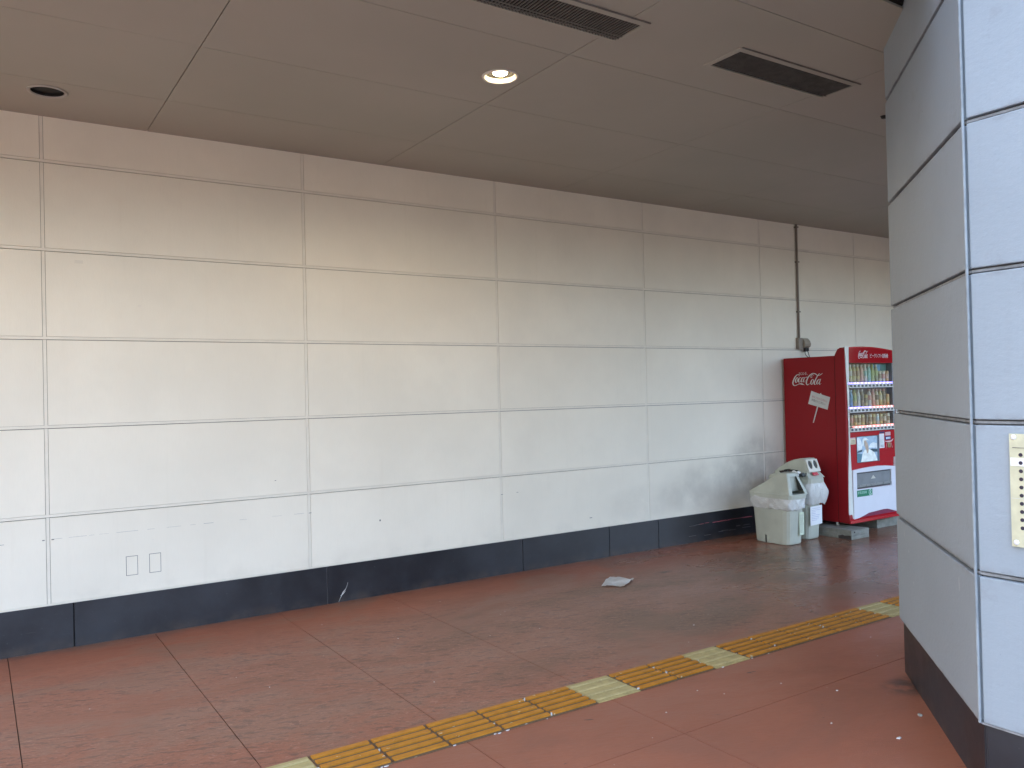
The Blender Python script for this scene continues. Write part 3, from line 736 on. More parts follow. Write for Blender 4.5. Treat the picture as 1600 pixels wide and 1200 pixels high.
cols = {
 'tea_white': (0.66, 0.62, 0.52), 'tea_yellow': (0.52, 0.47, 0.16), 'tea_brown': (0.42, 0.25, 0.14), 'salmon': (0.66, 0.38, 0.28),
 'teal': (0.20, 0.50, 0.42), 'leaf': (0.36, 0.45, 0.12), 'olive': (0.22, 0.24, 0.10), 'water_blue': (0.10, 0.32, 0.55), 'sky_blue': (0.40, 0.62, 0.70),
 'cola_dark': (0.05, 0.025, 0.03), 'gold': (0.55, 0.42, 0.14), 'coffee': (0.24, 0.16, 0.09), 'orange_can': (0.66, 0.30, 0.08), 'rose': (0.62, 0.22, 0.20), 'silver_can': (0.50, 0.52, 0.52), 'mint_can': (0.46, 0.62, 0.50), 'cream_can': (0.62, 0.54, 0.36)}
for k, v in cols.items(): dm(k, v)
def bottle_mesh(h, r):
    return [(r*0.86, 0), (r, 0.006), (r, h*0.30), (r*0.93, h*0.36), (r, h*0.42), (r, h*0.66), (r*0.55, h*0.84), (r*0.42, h*0.88), (r*0.42, h*0.9)]
def dummy(kind, x, z, h, body, lab, cap):
    y = -0.797; r = 0.0245
    if kind == 'b':
        o = obj('bottle', lathe(bottle_mesh(h, r), 14, (x, y, z)), body, vm, smooth=True)
        obj('label', lathe([(r*1.02, h*0.36), (r*1.03, h*0.64)], 14, (x, y, z), close=False), lab, o, smooth=True)
        obj('cap', lathe([(r*0.56, h*0.885), (r*0.56, h), (r*0.3, h+0.001)], 12, (x, y, z)), cap, o)
    else:
        o = obj('can', lathe([(r*0.80, 0), (r*0.98, 0.008), (r*0.98, h-0.012), (r*0.8, h)], 14, (x, y, z)), body, vm, smooth=True)
        obj('label', lathe([(r*1.005, h*0.30), (r*1.005, h*0.72)], 14, (x, y, z), close=False), lab, o, smooth=True)
PITCH12 = 0.0695; XB0 = 8.068
row1 = [('c', 'rose', 'cola_dark')] + [('b', 'tea_yellow', 'tea_white', 'tea_white'), ('b', 'tea_yellow', 'tea_brown', 'tea_white'), ('b', 'gold', 'tea_brown', 'tea_white'), ('b', 'salmon', 'salmon', 'tea_white'), ('b', 'tea_white', 'teal', 'tea_white'), ('b', 'teal', 'teal', 'tea_white'), ('b', 'leaf', 'leaf', 'leaf'), ('b', 'olive', 'leaf', 'tea_white'), ('c', 'cream_can', 'coffee'), ('c', 'tea_white', 'rose'), ('c', 'orange_can', 'salmon')]
row2 = [('b', 'water_blue', 'sky_blue', 'water_blue'), ('b', 'water_blue', 'water_blue', 'sky_blue'), ('b', 'gold', 'leaf', 'leaf'), ('b', 'tea_white', 'silver_can', 'tea_white'), ('b', 'coffee', 'cola_dark', 'tea_white'), ('c', 'gold', 'coffee'), ('b', 'tea_white', 'rose', 'salmon'), ('b', 'rose', 'salmon', 'salmon'), ('b', 'cream_can', 'cola_dark', 'salmon'), ('b', 'gold', 'cream_can', 'salmon'), ('b', 'coffee', 'cola_dark', 'rose'), ('c', 'orange_can', 'gold')]
row3 = [('c', 'mint_can', 'tea_white'), ('c', 'tea_brown', 'rose'), ('c', 'gold', 'coffee'), ('c', 'cream_can', 'coffee'), ('c', 'gold', 'tea_brown'), ('c', 'cola_dark', 'cola_dark'), ('c', 'cream_can', 'coffee'), ('c', 'gold', 'coffee'), ('c', 'silver_can', 'sky_blue'), ('c', 'gold', 'coffee'), ('c', 'coffee', 'tea_white'), ('c', 'tea_white', 'coffee')]
rowz = [(1.622, 1.690, row1, 0.196, 0.125), (1.350, 1.418, row2, 0.188, 0.13), (1.138, 1.206, row3, 0.13, 0.120)]
for ri, (zb, zs, row, hb, hc) in enumerate(rowz):
    bar = obj('button_bar', box(8.040, 8.878, -0.856, -0.8376, zb, zb+0.044), 'button', vm, bevel=0.006)
    obj('shelf', box(8.048, 8.878, -0.834, -0.7645, zs-0.012, zs-0.004), 'silver_can', vm)
    b0 = l0 = w0 = None
    for k in range(12):
        x = XB0+PITCH12*k
        d = row[k]
        if d[0] == 'b': dummy('b', x, zs-0.0035, hb, d[1], d[2], d[3])
        else: dummy('c', x, zs-0.0035, hc, d[1], d[2], None)
        b1 = box(x-0.017, x+0.017, -0.8590, -0.8562, zb+0.012, zb+0.034)
        if b0 is None: b0 = obj('button', b1, 'darkgrey', bar, bevel=0.002, seg=1)
        else: b1.free(); inst(b0, (x, -0.8576, zb+0.023), bar)
        led = 'ledblue' if ri == 0 or (ri == 1 and k < 6) else 'ledred'
        if ri == 2 and k == 0: continue
        lz = zb+0.0445
        lo = obj('indicator_lamp', box(x-0.031, x+0.031, -0.8520, -0.8379, lz, lz+0.0165), led, bar, bevel=0.002, seg=1)
        if rs.random() < 0.75:
            q = rs.uniform(-0.01, 0.012)
            obj('lamp_core', box(x+q-0.009, x+q+0.009, -0.8532, -0.8521, lz+0.001, lz+0.012), 'ledwhite', lo)
# lower front
obj('lower_door', box(8.0455, 8.9245, YF+0.004, -0.7605, 0.186, 1.1295), 'red2', vm, bevel=0.003, seg=1)
# ivory bezel strip down the left of the front
L_ = [(2.084, 7.990), (1.9, 7.998), (1.7, 8.008), (1.45, 8.018), (1.2, 8.022), (1.0, 8.020), (0.85, 8.010), (0.7, 8.000), (0.45, 7.990), (0.185, 7.986)]
R_ = [(0.178, 8.066), (0.45, 8.060), (0.70, 8.056), (0.85, 8.046), (1.2, 8.044), (1.9, 8.055), (2.084, 8.060)]
obj('bezel_strip', prism([(x, z) for z, x in L_]+[(x, z) for z, x in R_], 'y', -0.8385, -0.8445), 'ivorystrip', vm, bevel=0.002, seg=1)
obj('bezel_strip', prism([(8.965, 0.5), (8.985, 0.2), (8.93, 0.18), (8.926, 1.1), (8.93, 2.03), (8.972, 2.02)], 'y', -0.8385, -0.8445), 'ivorystrip', vm)
# white lower panel with wavy top and bottom edges, opening cut around the pick-up slot
top = [(8.066, 0.716), (8.14, 0.722), (8.25, 0.729), (8.40, 0.735), (8.55, 0.736), (8.70, 0.728), (8.82, 0.716), (8.862, 0.712), (8.862, 0.816), (8.925, 0.818)]
bot = [(8.925, 0.186), (8.86, 0.196), (8.78, 0.218), (8.70, 0.236), (8.62, 0.240), (8.48, 0.233), (8.34, 0.226), (8.26, 0.208), (8.16, 0.186), (8.066, 0.178)]
bm = bmesh.new()
def eloop(pts):
    v = [bm.verts.new((p[0], 0, p[1])) for p in pts]
    return [bm.edges.new((v[q], v[(q+1) % len(v)])) for q in range(len(v))]
es = eloop(top+bot)+eloop([(8.130, 0.500), (8.785, 0.500), (8.785, 0.684), (8.130, 0.684)])
bmesh.ops.triangle_fill(bm, edges=es, use_beauty=True)
r = bmesh.ops.extrude_face_region(bm, geom=list(bm.faces))
bmesh.ops.translate(bm, verts=[v for v in r['geom'] if isinstance(v, bmesh.types.BMVert)], vec=(0, -0.018, 0))
bmesh.ops.recalc_face_normals(bm, faces=bm.faces); bmesh.ops.translate(bm, verts=bm.verts, vec=(0, YF+0.0035, 0))
obj('front_panel', bm, 'whitebody', vm)
sl_ = obj('pickup_slot', box(8.132, 8.783, YF+0.0018, YF+0.0034, 0.502, 0.682), 'darkgrey', vm)
obj('flap', box(8.140, 8.776, YF-0.008, YF-0.002, 0.545, 0.668), 'midgrey', sl_, bevel=0.003)
obj('flap_lip', box(8.134, 8.782, YF-0.016, YF-0.008, 0.522, 0.546), simple('flap lip', (0.26, 0.27, 0.26), 0.3), sl_, bevel=0.004)
obj('flap_glint', prism([(8.40, 0.60), (8.44, 0.64), (8.49, 0.60)], 'y', YF-0.0085, YF-0.0092), 'silver_can', sl_)
# red kick plate, sloping forward under the white panel
obj('kick_plate', prism([(-0.72, 0.142), (-0.868, 0.136), (-0.866, 0.168), (-0.845, 0.186), (-0.72, 0.186)], 'x', XL+0.003, XR-0.003), 'red2', vm, bevel=0.005)
obj('lower_grille', prism([(8.16, 0.188), (8.26, 0.206), (8.34, 0.223), (8.48, 0.230), (8.62, 0.237), (8.70, 0.233), (8.78, 0.215), (8.86, 0.193), (8.9, 0.187)], 'y', YF+0.003, YF-0.008), simple('dull maroon grille', (0.20, 0.02, 0.06), 0.5), vm)
# green sticker
Yp = YF-0.0150
g_ = obj('green_sticker', box(8.125, 8.408, Yp-0.0008, Yp+0.0006, 0.417, 0.489), 'green', vm)
obj('sticker_lettering', text_bm('節電自販機', 0.034, lambda u, v: (8.138+u, Yp-0.0014, 0.446+v), width=0.165), 'mint', g_)
bm = bmesh.new(); ribbon([(8.372+0.028*math.cos(a), 0.453+0.030*math.sin(a), 0.010) for a in [R(60+k*24) for k in range(12)]], lambda u, v: (u, Yp-0.0014, v), bm)
ribbon([(8.384, 0.475, .012), (8.372, 0.452, .016), (8.386, 0.43, .012)], lambda u, v: (u, Yp-0.0016, v), bm)
obj('sticker_emblem', bm, 'mint', g_)
# advertising screen: sea, sky and a person in a white dress seen as flat print
Ys = YF+0.0018
scn = obj('screen', box(8.165, 8.590, Ys, Ys+0.004, 0.788, 1.082), 'darkgrey', vm, bevel=0.002, seg=1)
def flat(name, pts, y, mat, par): return obj(name, prism(pts, 'y', y, y+0.0004), mat, par)
def lit(name, col, s=0.03):
    b = NB(name); f = b.noise(18, detail=3)
    c = b.mix(b.ramp(f, 0.3, 0.7), tuple(x*0.85 for x in col), tuple(min(1, x*1.12) for x in col))
    b.l(c, b.b.inputs['Base Color']); b.l(c, b.b.inputs['Emission Color']); b.b.inputs['Emission Strength'].default_value = s
    b.b.inputs['Roughness'].default_value = 0.2; M[name] = b.m; return name
lit('screen_sky', (0.30, 0.42, 0.55)); lit('screen_cloud', (0.58, 0.66, 0.70)); lit('screen_sea', (0.09, 0.20, 0.27)); lit('screen_shore', (0.05, 0.09, 0.12)); lit('screen_dress', (0.62, 0.70, 0.70)); lit('screen_hair', (0.40, 0.34, 0.28)); lit('screen_frame', (0.10, 0.13, 0.17))
y = Ys-0.0006
flat('picture_sky', [(8.172, 0.795), (8.548, 0.795), (8.548, 1.076), (8.172, 1.076)], y, 'screen_sky', scn)
flat('picture_cloud', [(8.175, 0.93), (8.25, 0.925), (8.27, 0.98), (8.235, 1.05), (8.20, 1.07), (8.175, 1.07)], y-0.0006, 'screen_cloud', scn)
flat('picture_cloud', [(8.38, 0.95), (8.545, 0.94), (8.545, 0.99), (8.47, 1.005), (8.42, 0.99)], y-0.0006, 'screen_cloud', scn)
flat('picture_shore', [(8.174, 0.90), (8.26, 0.91), (8.27, 0.935), (8.22, 0.928), (8.174, 0.915)], y-0.0012, 'screen_shore', scn)
flat('picture_shore', [(8.40, 0.90), (8.546, 0.895), (8.546, 0.925), (8.46, 0.935), (8.40, 0.93)], y-0.0012, 'screen_shore', scn)
flat('picture_sea', [(8.174, 0.797), (8.28, 0.797), (8.27, 0.885), (8.174, 0.895)], y-0.0012, 'screen_sea', scn)
flat('picture_dress', [(8.235, 0.797), (8.545, 0.797), (8.53, 0.83), (8.49, 0.89), (8.42, 0.925), (8.36, 0.935), (8.30, 0.925), (8.265, 0.88), (8.25, 0.83)], y-0.0018, 'screen_dress', scn)
flat('picture_hat', [(8.275, 1.04), (8.30, 1.065), (8.34, 1.06), (8.40, 1.03), (8.35, 1.035), (8.30, 1.02), (8.285, 0.965), (8.27, 0.99)], y-0.0018, 'screen_dress', scn)
flat('picture_hair', [(8.30, 1.03), (8.335, 1.035), (8.37, 0.99), (8.385, 0.93), (8.375, 0.895), (8.355, 0.885), (8.335, 0.93), (8.31, 0.97)], y-0.0024, 'screen_hair', scn)
flat('screen_edge', [(8.549, 0.79), (8.588, 0.79), (8.588, 1.08), (8.549, 1.08)], y, 'screen_frame', scn)
# price card, notice strip, small blue display, coin slot
Yr = YF+0.0025
cd_ = obj('price_card', box(8.050, 8.148, Yr-0.001, Yr+0.001, 1.000, 1.064), 'cream_can', vm)
flat('card_band', [(8.052, 1.060), (8.146, 1.060), (8.146, 1.075), (8.052, 1.075)], Yr-0.0018, 'pink', cd_)
for z in (1.012, 1.026, 1.040): flat('card_line', [(8.060+0.01*(z > 1.03), z), (8.135, z), (8.135, z+0.004), (8.060+0.01*(z > 1.03), z+0.004)], Yr-0.0018, 'ink', cd_)
ns = obj('notice_strip', box(8.595, 8.690, Yr-0.001, Yr+0.001, 0.930, 1.094), 'white', vm)
for z in (0.945, 0.958, 0.972, 0.99, 1.006, 1.020): flat('print_line', [(8.612, z), (8.672, z), (8.672, z+0.004), (8.612, z+0.004)], Yr-0.0018, 'mint' if z > .97 else 'ink', ns)
obj('small_plate', box(8.600, 8.70, Yr-0.001, Yr+0.001, 1.100, 1.118), 'navy', vm)
pk = obj('pink_sticker', box(8.712, 8.815, Yr-0.001, Yr+0.001, 1.068, 1.108), 'pink', vm)
bd = obj('price_display', box(8.708, 8.818, Yr-0.003, Yr+0.001, 1.018, 1.060), 'navy', vm, bevel=0.001, seg=1)
obj('display_digits', text_bm('000', 0.034, lambda u, v: (8.722+u, Yr-0.0036, 1.027+v), width=0.08), lit('lit_digits', (0.5, 0.66, 0.85), 0.12), bd)
cn = obj('coin_slot', box(8.752, 8.802, Yr-0.006, Yr, 0.930, 0.985), 'brass', vm, bevel=0.002)
obj('slot', box(8.774, 8.780, Yr-0.0075, Yr-0.0055, 0.940, 0.975), 'void', cn)
bm = bmesh.new(); ribbon([(8.70, 1.006, .006), (8.76, 0.998, .016), (8.83, 1.004, .016), (8.87, 1.03, .006)], lambda u, v: (u, Yr-0.001, v), bm); obj('note_slot_rim', bm, 'pink', vm)
bm = bmesh.new(); ribbon([(8.72, 0.92, .003), (8.735, 0.97, .006), (8.75, 0.995, .003)], lambda u, v: (u, Yr-0.001, v), bm); ribbon([(8.845, 0.92, .003), (8.83, 0.96, .006), (8.82, 0.99, .003)], lambda u, v: (u, Yr-0.001, v), bm); obj('moulding_line', bm, 'pink', vm)
# side of the cabinet: lettering and a placard on a stick (flat vinyl)
XS = XL-0.0012
coke(lambda u, v: (XS, -0.150-(u-125)*0.000500, 1.664+(v-10)*0.000445), 'side_logo', 'greydecal', vm)
obj('side_lettering', text_bm('ECOる,', 0.040, lambda u, v: (XS, -0.245-u, 1.780+v), width=0.115), 'greydecal', vm)
A = Vector((-0.405, 1.600)); B = Vector((-0.648, 1.524)); C_ = Vector((-0.610, 1.386)); D = Vector((-0.358, 1.452))
pl_ = obj('placard_decal', prism([tuple(A), tuple((A+B)/2+Vector((0.012, 0.000))), tuple((A+B)/2+Vector((-0.002, 0.012))), tuple((A+B)/2+Vector((-0.014, -0.006))), tuple(B), tuple(C_), tuple(D)], 'x', XS, XL-0.0002), 'greydecal', vm)
obj('placard_stick', prism([(-0.476, 1.425), (-0.492, 1.421), (-0.425, 1.235), (-0.414, 1.238)], 'x', XS, XL-0.0002), 'greydecal', vm)
e1 = (B-A).normalized(); e2 = (D-A).normalized()
def sg(o): return lambda u, v: (XS-0.0006, A.x+e1.x*(o[0]+u)+e2.x*(o[1]-v), A.y+e1.y*(o[0]+u)+e2.y*(o[1]-v))
obj('placard_lettering', text_bm('消えてるけど冷たい', 0.028, sg((0.026, 0.070)), width=0.205), 'inkred', pl_)
obj('placard_lettering', text_bm('節電だけど冷たい', 0.030, sg((0.032, 0.108)), width=0.185), 'ink', pl_)

# ------------------------------------------------------------------ concrete blocks under the machine
def block(x0, x1, y0, y1, h, label, seed):
    rg = random.Random(seed)
    bm = box(x0, x1, y0, y1, 0.0005, h)
    bmesh.ops.subdivide_edges(bm, edges=bm.edges, cuts=5, use_grid_fill=True)
    for v in bm.verts:
        v.co.x += rg.gauss(0, .0018); v.co.y += rg.gauss(0, .0018)
        if v.co.z > 0.01: v.co.z += rg.gauss(0, .0012)
    o = empty('concrete_block', ((x0+x1)/2, (y0+y1)/2, 0)); tag(o, label, 'block', 'concrete blocks under the machine')
    obj('block_body', bm, 'concrete', o)
    return o
o = block(7.815, 8.125, -0.985, -0.44, 0.0985, 'chipped grey concrete block under the machine corner next to the bins', 1)
obj('broken_edge', prism([(-0.985, 0.002), (-0.83, 0.002), (-0.825, 0.03), (-0.88, 0.045), (-0.90, 0.036), (-0.975, 0.045)], 'x', 7.8105, 7.8135), simple('broken dark edge', (0.05, 0.04, 0.035), 0.9), o)
obj('bolt_hole', tube((7.865, -0.9865, 0.078), (7.865, -0.990, 0.078), 0.009, 10), 'void', o)
o = block(8.66, 9.20, -0.74, -0.25, 0.0985, 'grey concrete block in the shade under the machine front, farther from the bins', 2)

# ------------------------------------------------------------------ bins
def ring(cx_, cy_, w, d, z, n=40, p=5.0, jit=0.0, rg=None):
    out = []
    for i in range(n):
        a = 2*math.pi*i/n; c = math.cos(a); s = math.sin(a)
        r = (abs(c)**p+abs(s)**p)**(-1/p)
        j = (rg.gauss(0, jit) if rg and jit else 0)
        out.append((cx_+(w/2+j)*c*r, cy_+(d/2+j)*s*r, z+(rg.gauss(0, jit*0.7) if rg and jit else 0)))
    return out
def loft(rings, cap0=True, cap1=True):
    bm = bmesh.new(); V = [[bm.verts.new(p) for p in r] for r in rings]
    for A, B in zip(V, V[1:]):
        n = len(A)
        for i in range(n): bm.faces.new((A[i], A[(i+1) % n], B[(i+1) % n], B[i]))
    if cap0: bm.faces.new(V[0][::-1])
    if cap1: bm.faces.new(V[-1])
    return bm
def liner(cx_, cy_, w, d, z0, z1, seed, puff, side=(0, 0), jit=0.006):
    rg = random.Random(seed); n = 150; m_ = 22; rings = []
    ph = [rg.uniform(0, 6.28) for _ in range(9)]
    waves = ((4, 3.0, .7), (7, -5, .6), (11, 6, .55), (17, -7, .4), (26, 5, .25))
    for k in range(m_):
        t_ = k/(m_-1); z = z1+(z0-z1)*t_
        rr_ = []
        for i in range(n):
            a = 2*math.pi*i/n; c = math.cos(a); s = math.sin(a); q = (abs(c)**5+abs(s)**5)**(-.2)
            # sharp creases: folded ridges, not waves
            fold = sum((1-2*abs(math.sin((a*f+ph[j]+t_*g_+0.6*math.sin(a*3+ph[j]))/2)))*am for j, (f, g_, am) in enumerate(waves))
            out = puff*math.sin(math.pi*min(1, t_*1.05))**0.7 + fold*0.0075*(0.2+t_) + 0.006
            out += max(0, c*side[0])*side[1]*t_**1.2*(0.6+0.4*math.sin(a*7+1))
            zz = z + fold*0.010*t_
            rr_.append((cx_+(w/2+out)*c*q, cy_+(d/2+out)*s*q, zz))
        rings.append(rr_)
    # film turns back under to the bin
    rings.append([(cx_+(p[0]-cx_)*0.94, cy_+(p[1]-cy_)*0.96, p[2]+0.012) for p in rings[-1]])
    return loft(rings, False, False)

# first bin: sloping hood with one slanted opening
cx1, cy1 = 7.165, -0.555
b1 = empty('recycling_bin', (cx1, cy1, 0)); tag(b1, 'low grey-green bin nearest the camera, hooded lid with slanted opening', 'bin', 'recycling bins beside the machine')
obj('body', loft([ring(cx1, cy1, .255, .43, 0.004), ring(cx1, cy1, .262, .445, 0.02), ring(cx1, cy1, .30, .50, 0.47)]), 'bin', b1, smooth=False, bevel=0)
for yy in (-0.485, -0.525):
    obj('foot_rib', box(cx1-0.142, cx1-0.126, yy-0.007, yy+0.007, 0.006, 0.10 if yy > -0.5 else 0.085), 'bin', b1, bevel=0.003)
obj('foot_slot', box(cx1-0.1355, cx1-0.128, -0.517, -0.493, 0.006, 0.085), 'bindark', b1)
obj('liner_bag', liner(cx1, cy1, .305, .52, 0.375, 0.505, 4, 0.008), 'film', b1, smooth=True)
# lid: skirt, then a hip-roof hood with its peak near the front
rim = ring(cx1, cy1, .325, .565, 0.485, p=6); rim2 = ring(cx1, cy1, .325, .565, 0.525, p=6)
def hood(cx_, yb, yf, ypk0, ypk1, wtop, w, z0, z1, inset):
    """roof-like hood; returns bmesh and the hood's front face cut with a real opening"""
    bm = bmesh.new()
    P = [(cx_-w/2, yb, z0), (cx_+w/2, yb, z0), (cx_+w/2, yf, z0), (cx_-w/2, yf, z0),
         (cx_-wtop/2, ypk0, z1), (cx_+wtop/2, ypk0, z1), (cx_+wtop/2, ypk1, z1-0.004), (cx_-wtop/2, ypk1, z1-0.004)]
    v = [bm.verts.new(p) for p in P]
    for f in ((4, 5, 6, 7), (0, 4, 7, 3), (1, 2, 6, 5), (0, 1, 5, 4)): bm.faces.new([v[i] for i in f])
    front = bm.faces.new((v[3], v[7], v[6], v[2]))
    bmesh.ops.recalc_face_normals(bm, faces=bm.faces)
    return bm, front, v
bm = loft([rim, rim2, ring(cx1, cy1, .315, .555, 0.532, p=6)]); obj('lid_rim', bm, 'bin', b1, smooth=False)
bm, front, v = hood(cx1, -0.292, -0.828, -0.665, -0.745, 0.165, 0.305, 0.531, 0.752, 0)
r = bmesh.ops.inset_region(bm, faces=[front], thickness=0.050)
f2 = front
bmesh.ops.delete(bm, geom=[f2], context='FACES_ONLY')
obj('lid_hood', bm, 'bin', b1, bevel=0.016, seg=4)
# throat behind the opening
def throat(cx_, yt, yb_, wt, wb, zt, zb, depth, par, mat='bindark'):
    bm = bmesh.new()
    O = [(cx_-wb/2, yb_, zb), (cx_-wt/2, yt, zt), (cx_+wt/2, yt, zt), (cx_+wb/2, yb_, zb)]
    I = [(x, y+depth, z-0.02) for (x, y, z) in O]
    o_ = [bm.verts.new(p) for p in O]; i_ = [bm.verts.new(p) for p in I]
    for q in range(4): bm.faces.new((o_[q], i_[q], i_[(q+1) % 4], o_[(q+1) % 4]))
    bm.faces.new(i_)
    return obj('opening', bm, mat, par)
throat(cx1, -0.752, -0.806, 0.118, 0.215, 0.718, 0.566, 0.13, b1, 'bindark')
obj('chute_flap', prism([(cx1-0.045, 0.735), (cx1+0.07, 0.735), (cx1+0.125, 0.55), (cx1-0.02, 0.55)], 'y', -0.738, -0.732), 'bin', b1)
st = empty('vertical_label', (7.23, -0.78, 0.2)); 
bpy.data.objects.remove(st)
lb = obj('vertical_label', prism([(7.195, 0.095), (7.268, 0.100), (7.272, 0.335), (7.197, 0.335)], 'y', -0.8020, -0.8005), 'mint_can', b1)
for k in range(3):
    obj('print_line', box(7.208+0.019*k, 7.217+0.019*k, -0.8028, -0.8021, 0.12, 0.31), 'bin', lb)

# second bin: domed hood with two round holes
cx2, cy2 = 7.575, -0.475
b2 = empty('recycling_bin', (cx2, cy2, 0)); tag(b2, 'taller grey-green bin touching the machine, lid with two round holes', 'bin', 'recycling bins beside the machine')
obj('body', loft([ring(cx2, cy2, .235, .43, 0.004), ring(cx2, cy2, .242, .445, 0.02), ring(cx2, cy2, .272, .50, 0.60)]), 'bin', b2)
obj('liner_bag', liner(cx2+0.01, cy2, .285, .53, 0.385, 0.635, 9, 0.026, side=(1, 0.055), jit=0.012), 'film', b2, smooth=True)
obj('lid_rim', loft([ring(cx2, cy2, .300, .575, 0.612, p=6), ring(cx2, cy2, .300, .575, 0.652, p=6), ring(cx2, cy2, .286, .555, 0.668, p=6)]), 'bin', b2)
# shoulder sloping up to the hood
bm, front, v = hood(cx2, -0.205, -0.752, -0.40, -0.700, 0.215, 0.280, 0.665, 0.735, 0); obj('lid_shoulder', bm, 'bin', b2, bevel=0.008)
ps = [(-0.245, 0.70), (-0.32, 0.755), (-0.42, 0.815), (-0.52, 0.855), (-0.60, 0.872), (-0.655, 0.872), (-0.672, 0.862), (-0.722, 0.722), (-0.70, 0.69), (-0.3, 0.69)]
obj('hood', prism(ps, 'x', cx2-0.100, cx2+0.100), 'bin', b2, bevel=0.022, seg=4)
# pale front plate with two holes, following the slanted hood front
e = (Vector((0, -0.722, 0.722))-Vector((0, -0.672, 0.862))).normalized(); nrm = Vector((0, -e.z*-1, e.y*-1))
nrm = Vector((0, e.z, -e.y)); nrm = nrm if nrm.y < 0 else -nrm
O_ = Vector((cx2, -0.672, 0.862))+nrm*0.0015
def onf(u, s, d=0.0): return O_+Vector((u, 0, 0))+e*s+nrm*d
bm = bmesh.new()
def lp(pts):
    v = [bm.verts.new(onf(*p)) for p in pts]
    return [bm.edges.new((v[q], v[(q+1) % len(v)])) for q in range(len(v))]
es = lp([(-.092, .004), (.092, .004), (.098, .142), (-.098, .142)])
for sx in (-0.043, 0.043): es += lp([(sx+0.033*math.cos(t*math.pi/12), 0.062+0.047*math.sin(t*math.pi/12)) for t in range(24)])
bmesh.ops.triangle_fill(bm, edges=es, use_beauty=True)
r = bmesh.ops.extrude_face_region(bm, geom=list(bm.faces))
bmesh.ops.translate(bm, verts=[v for v in r['geom'] if isinstance(v, bmesh.types.BMVert)], vec=nrm*0.010)
bmesh.ops.recalc_face_normals(bm, faces=bm.faces)
obj('front_plate', bm, 'binlight', b2)
for sx in (-0.043, 0.043):
    bm = bmesh.new(); v = [bm.verts.new(onf(sx+0.034*math.cos(t*math.pi/12), 0.062+0.048*math.sin(t*math.pi/12), 0.0012)) for t in range(24)]; bm.faces.new(v)
    obj('round_hole', bm, 'bindark', b2)
s_ = obj('red_sticker', box(cx2-0.055, cx2+0.035, -0.7665, -0.7655, 0.622, 0.648), 'rubbish_red', b2)
bpy.data.objects.remove(s_)
bm = bmesh.new(); v = [bm.verts.new(p) for p in ((cx2-0.06, -0.728, 0.722), (cx2+0.03, -0.728, 0.722), (cx2+0.036, -0.748, 0.690), (cx2-0.058, -0.748, 0.690))]
bm.faces.new(v); bmesh.ops.translate(bm, verts=bm.verts, vec=(0, -0.004, 0.003)); s_ = obj('red_sticker', bm, 'rubbish_red', b2)
obj('sticker_lettering', text_bm('ビン・カン', 0.016, lambda u, v: (cx2-0.048+u, -0.7535+v*0.53, 0.7005+v*0.85), width=0.07), 'white', s_)
nt_ = obj('paper_notice', prism([(cx2-0.098, 0.155), (cx2+0.100, 0.165), (cx2+0.102, 0.366), (cx2-0.096, 0.358)], 'y', -0.7280, -0.7270), 'white', b2)
nt_.rotation_euler.x = R(0)
rs = random.Random(2)
for k in range(8):
    z = 0.335-0.018*k
    obj('print_line', box(cx2-0.075, cx2-0.075+rs.uniform(0.06, 0.15), -0.7288, -0.7281, z, z+0.0035), 'blueink', nt_)
# rubbish between the lids: black plastic tray with a white wrapper
rg = random.Random(21)
bm = box(7.36, 7.455, -0.60, -0.44, 0.690, 0.735); bmesh.ops.subdivide_edges(bm, edges=bm.edges, cuts=3, use_grid_fill=True)
for v in bm.verts: v.co += Vector((rg.gauss(0, .008), rg.gauss(0, .010), rg.gauss(0, .009)))
tag(obj('rubbish_bag', bm, simple('black plastic film', (0.018, 0.018, 0.02), 0.25)), 'crumpled black plastic rubbish stuffed behind the slanted bin lid', 'rubbish')
bm = box(7.345, 7.40, -0.675, -0.595, 0.700, 0.742); bmesh.ops.subdivide_edges(bm, edges=bm.edges, cuts=2, use_grid_fill=True)
for v in bm.verts: v.co += Vector((rg.gauss(0, .004), rg.gauss(0, .006), rg.gauss(0, .005)))
tag(obj('paper_wrapper', bm, 'paper'), 'small white wrapper lying on the black rubbish between the bins', 'rubbish')
bm = box(7.375, 7.43, -0.715, -0.665, 0.690, 0.722); bmesh.ops.subdivide_edges(bm, edges=bm.edges, cuts=2, use_grid_fill=True)
for v in bm.verts: v.co += Vector((rg.gauss(0, .006), rg.gauss(0, .006), rg.gauss(0, .006)))
tag(obj('rubbish_scrap', bm, simple('dark scrap', (0.05, 0.055, 0.05), 0.5)), 'dark scrap of rubbish between the wrapper and the two-hole lid', 'rubbish')

# ------------------------------------------------------------------ litter on the floor
C4 = [Vector((4.415, -0.925)), Vector((4.548, -1.063)), Vector((4.786, -0.925)), Vector((4.700, -0.700))]
bm = bmesh.new(); n = 12; G = []
rg = random.Random(8)
for i in range(n+1):
    row = []
    for j in range(n+1):
        u, v = i/n, j/n
        p = (C4[0]*(1-u)+C4[1]*u)*(1-v)+(C4[3]*(1-u)+C4[2]*u)*v
        cr = abs(v-0.55+0.12*math.sin(u*5))
        z = 0.004+0.022*max(0, 1-cr*5)*(0.4+u*0.6)+0.010*abs(math.sin(u*4+v*3))+rg.gauss(0, .0012)
        if u > .9 and v > .9: z += 0.012
        row.append(bm.verts.new((p.x, p.y, z)))
    G.append(row)
for i in range(n):
    for j in range(n): bm.faces.new((G[i][j], G[i+1][j], G[i+1][j+1], G[i][j+1]))
bmesh.ops.solidify(bm, geom=list(bm.faces), thickness=0.0006)
tag(obj('paper_sheet', bm, 'paper'), 'creased white sheet of paper lying on the red floor before the wall', 'paper')
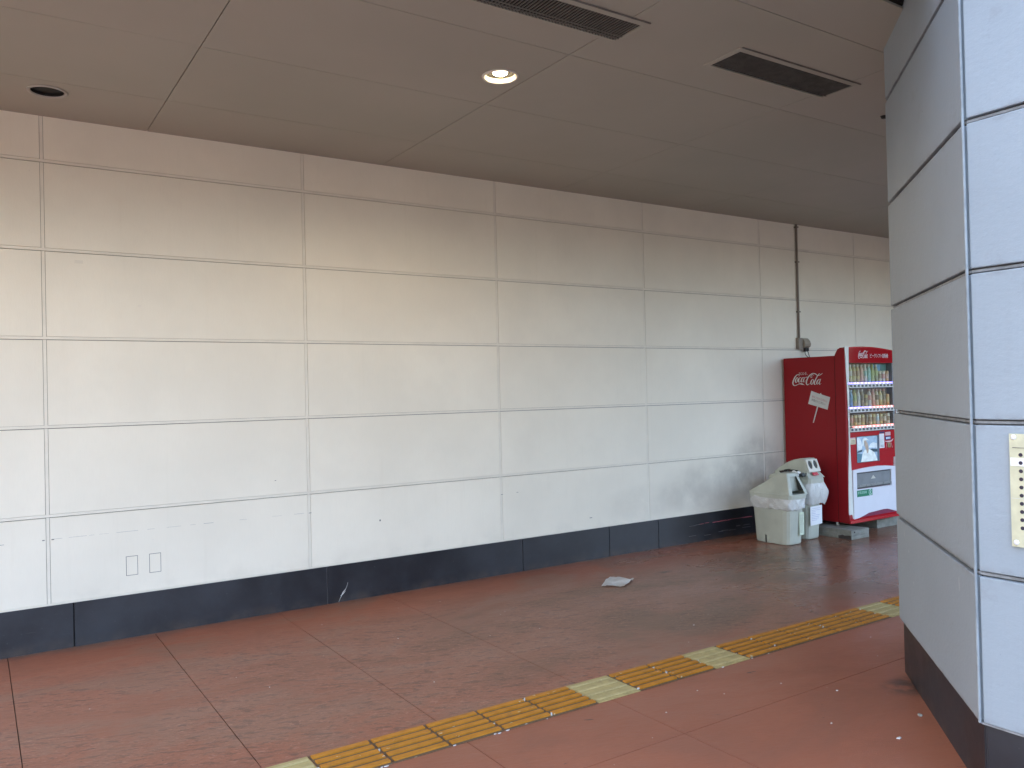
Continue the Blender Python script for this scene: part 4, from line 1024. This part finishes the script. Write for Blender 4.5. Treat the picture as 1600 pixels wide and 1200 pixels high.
def scrap(name, x, y, s, mat, label, cat, h=0.004, k=(1, 1)):
    rg = random.Random(int(x*1000)); bm = bmesh.new(); n = 9
    A = [(x+s*k[0]*rg.uniform(.7, 1.2)*math.cos(q*2*math.pi/n), y+s*k[1]*rg.uniform(.7, 1.2)*math.sin(q*2*math.pi/n)) for q in range(n)]
    v0 = [bm.verts.new((*p, 0.0003)) for p in A]; v1 = [bm.verts.new((x+(p[0]-x)*.8, y+(p[1]-y)*.8, h*rg.uniform(.7, 1.2))) for p in A]
    bm.faces.new(v1); [bm.faces.new((v0[q], v0[(q+1) % n], v1[(q+1) % n], v1[q])) for q in range(n)]
    return tag(obj(name, bm, mat), label, cat)
scrap('chewing_gum', 3.93, -4.00, 0.013, 'gum', 'flattened grey lump of gum on the floor beside the pillar plinth', 'gum', 0.007)
scrap('white_scrap', 3.60, -4.09, 0.017, 'scuffwhite', 'small white torn scrap on the floor close to the pillar', 'litter', 0.004, (1.1, .5))
bm = bmesh.new(); rs = random.Random(31)
pts = [(3.30, -3.10), (3.38, -3.22), (2.95, -3.22), (3.75, -3.30), (3.5, -3.8), (2.4, -1.2), (3.3, -1.6), (2.2, -2.1), (5.95, -0.62), (4.2, -2.2), (1.4, -1.6), (2.1, -0.55), (3.1, -0.5), (4.9, -3.1), (6.2, -1.1), (3.9, -3.55)]
pts += [(rs.uniform(0.3, 7), rs.uniform(-4.2, -0.3)) for _ in range(40)]
for i, (x, y) in enumerate(pts):
    s = rs.uniform(0.004, 0.0065) if i < 16 else rs.uniform(0.0015, 0.0035); n = 5
    v0 = [bm.verts.new((x+s*rs.uniform(.6, 1.3)*math.cos(q*1.257), y+s*rs.uniform(.6, 1.3)*math.sin(q*1.257), 0.0002)) for q in range(n)]
    v1 = [bm.verts.new((x+(q.co.x-x)*.7, y+(q.co.y-y)*.7, s*0.5)) for q in v0]
    bm.faces.new(v1); [bm.faces.new((v0[q], v0[(q+1) % n], v1[(q+1) % n], v1[q])) for q in range(n)]
tag(obj('floor_grit', bm, 'scuffwhite'), 'tiny pale specks of grit scattered over the red floor', 'grit', kind='stuff')
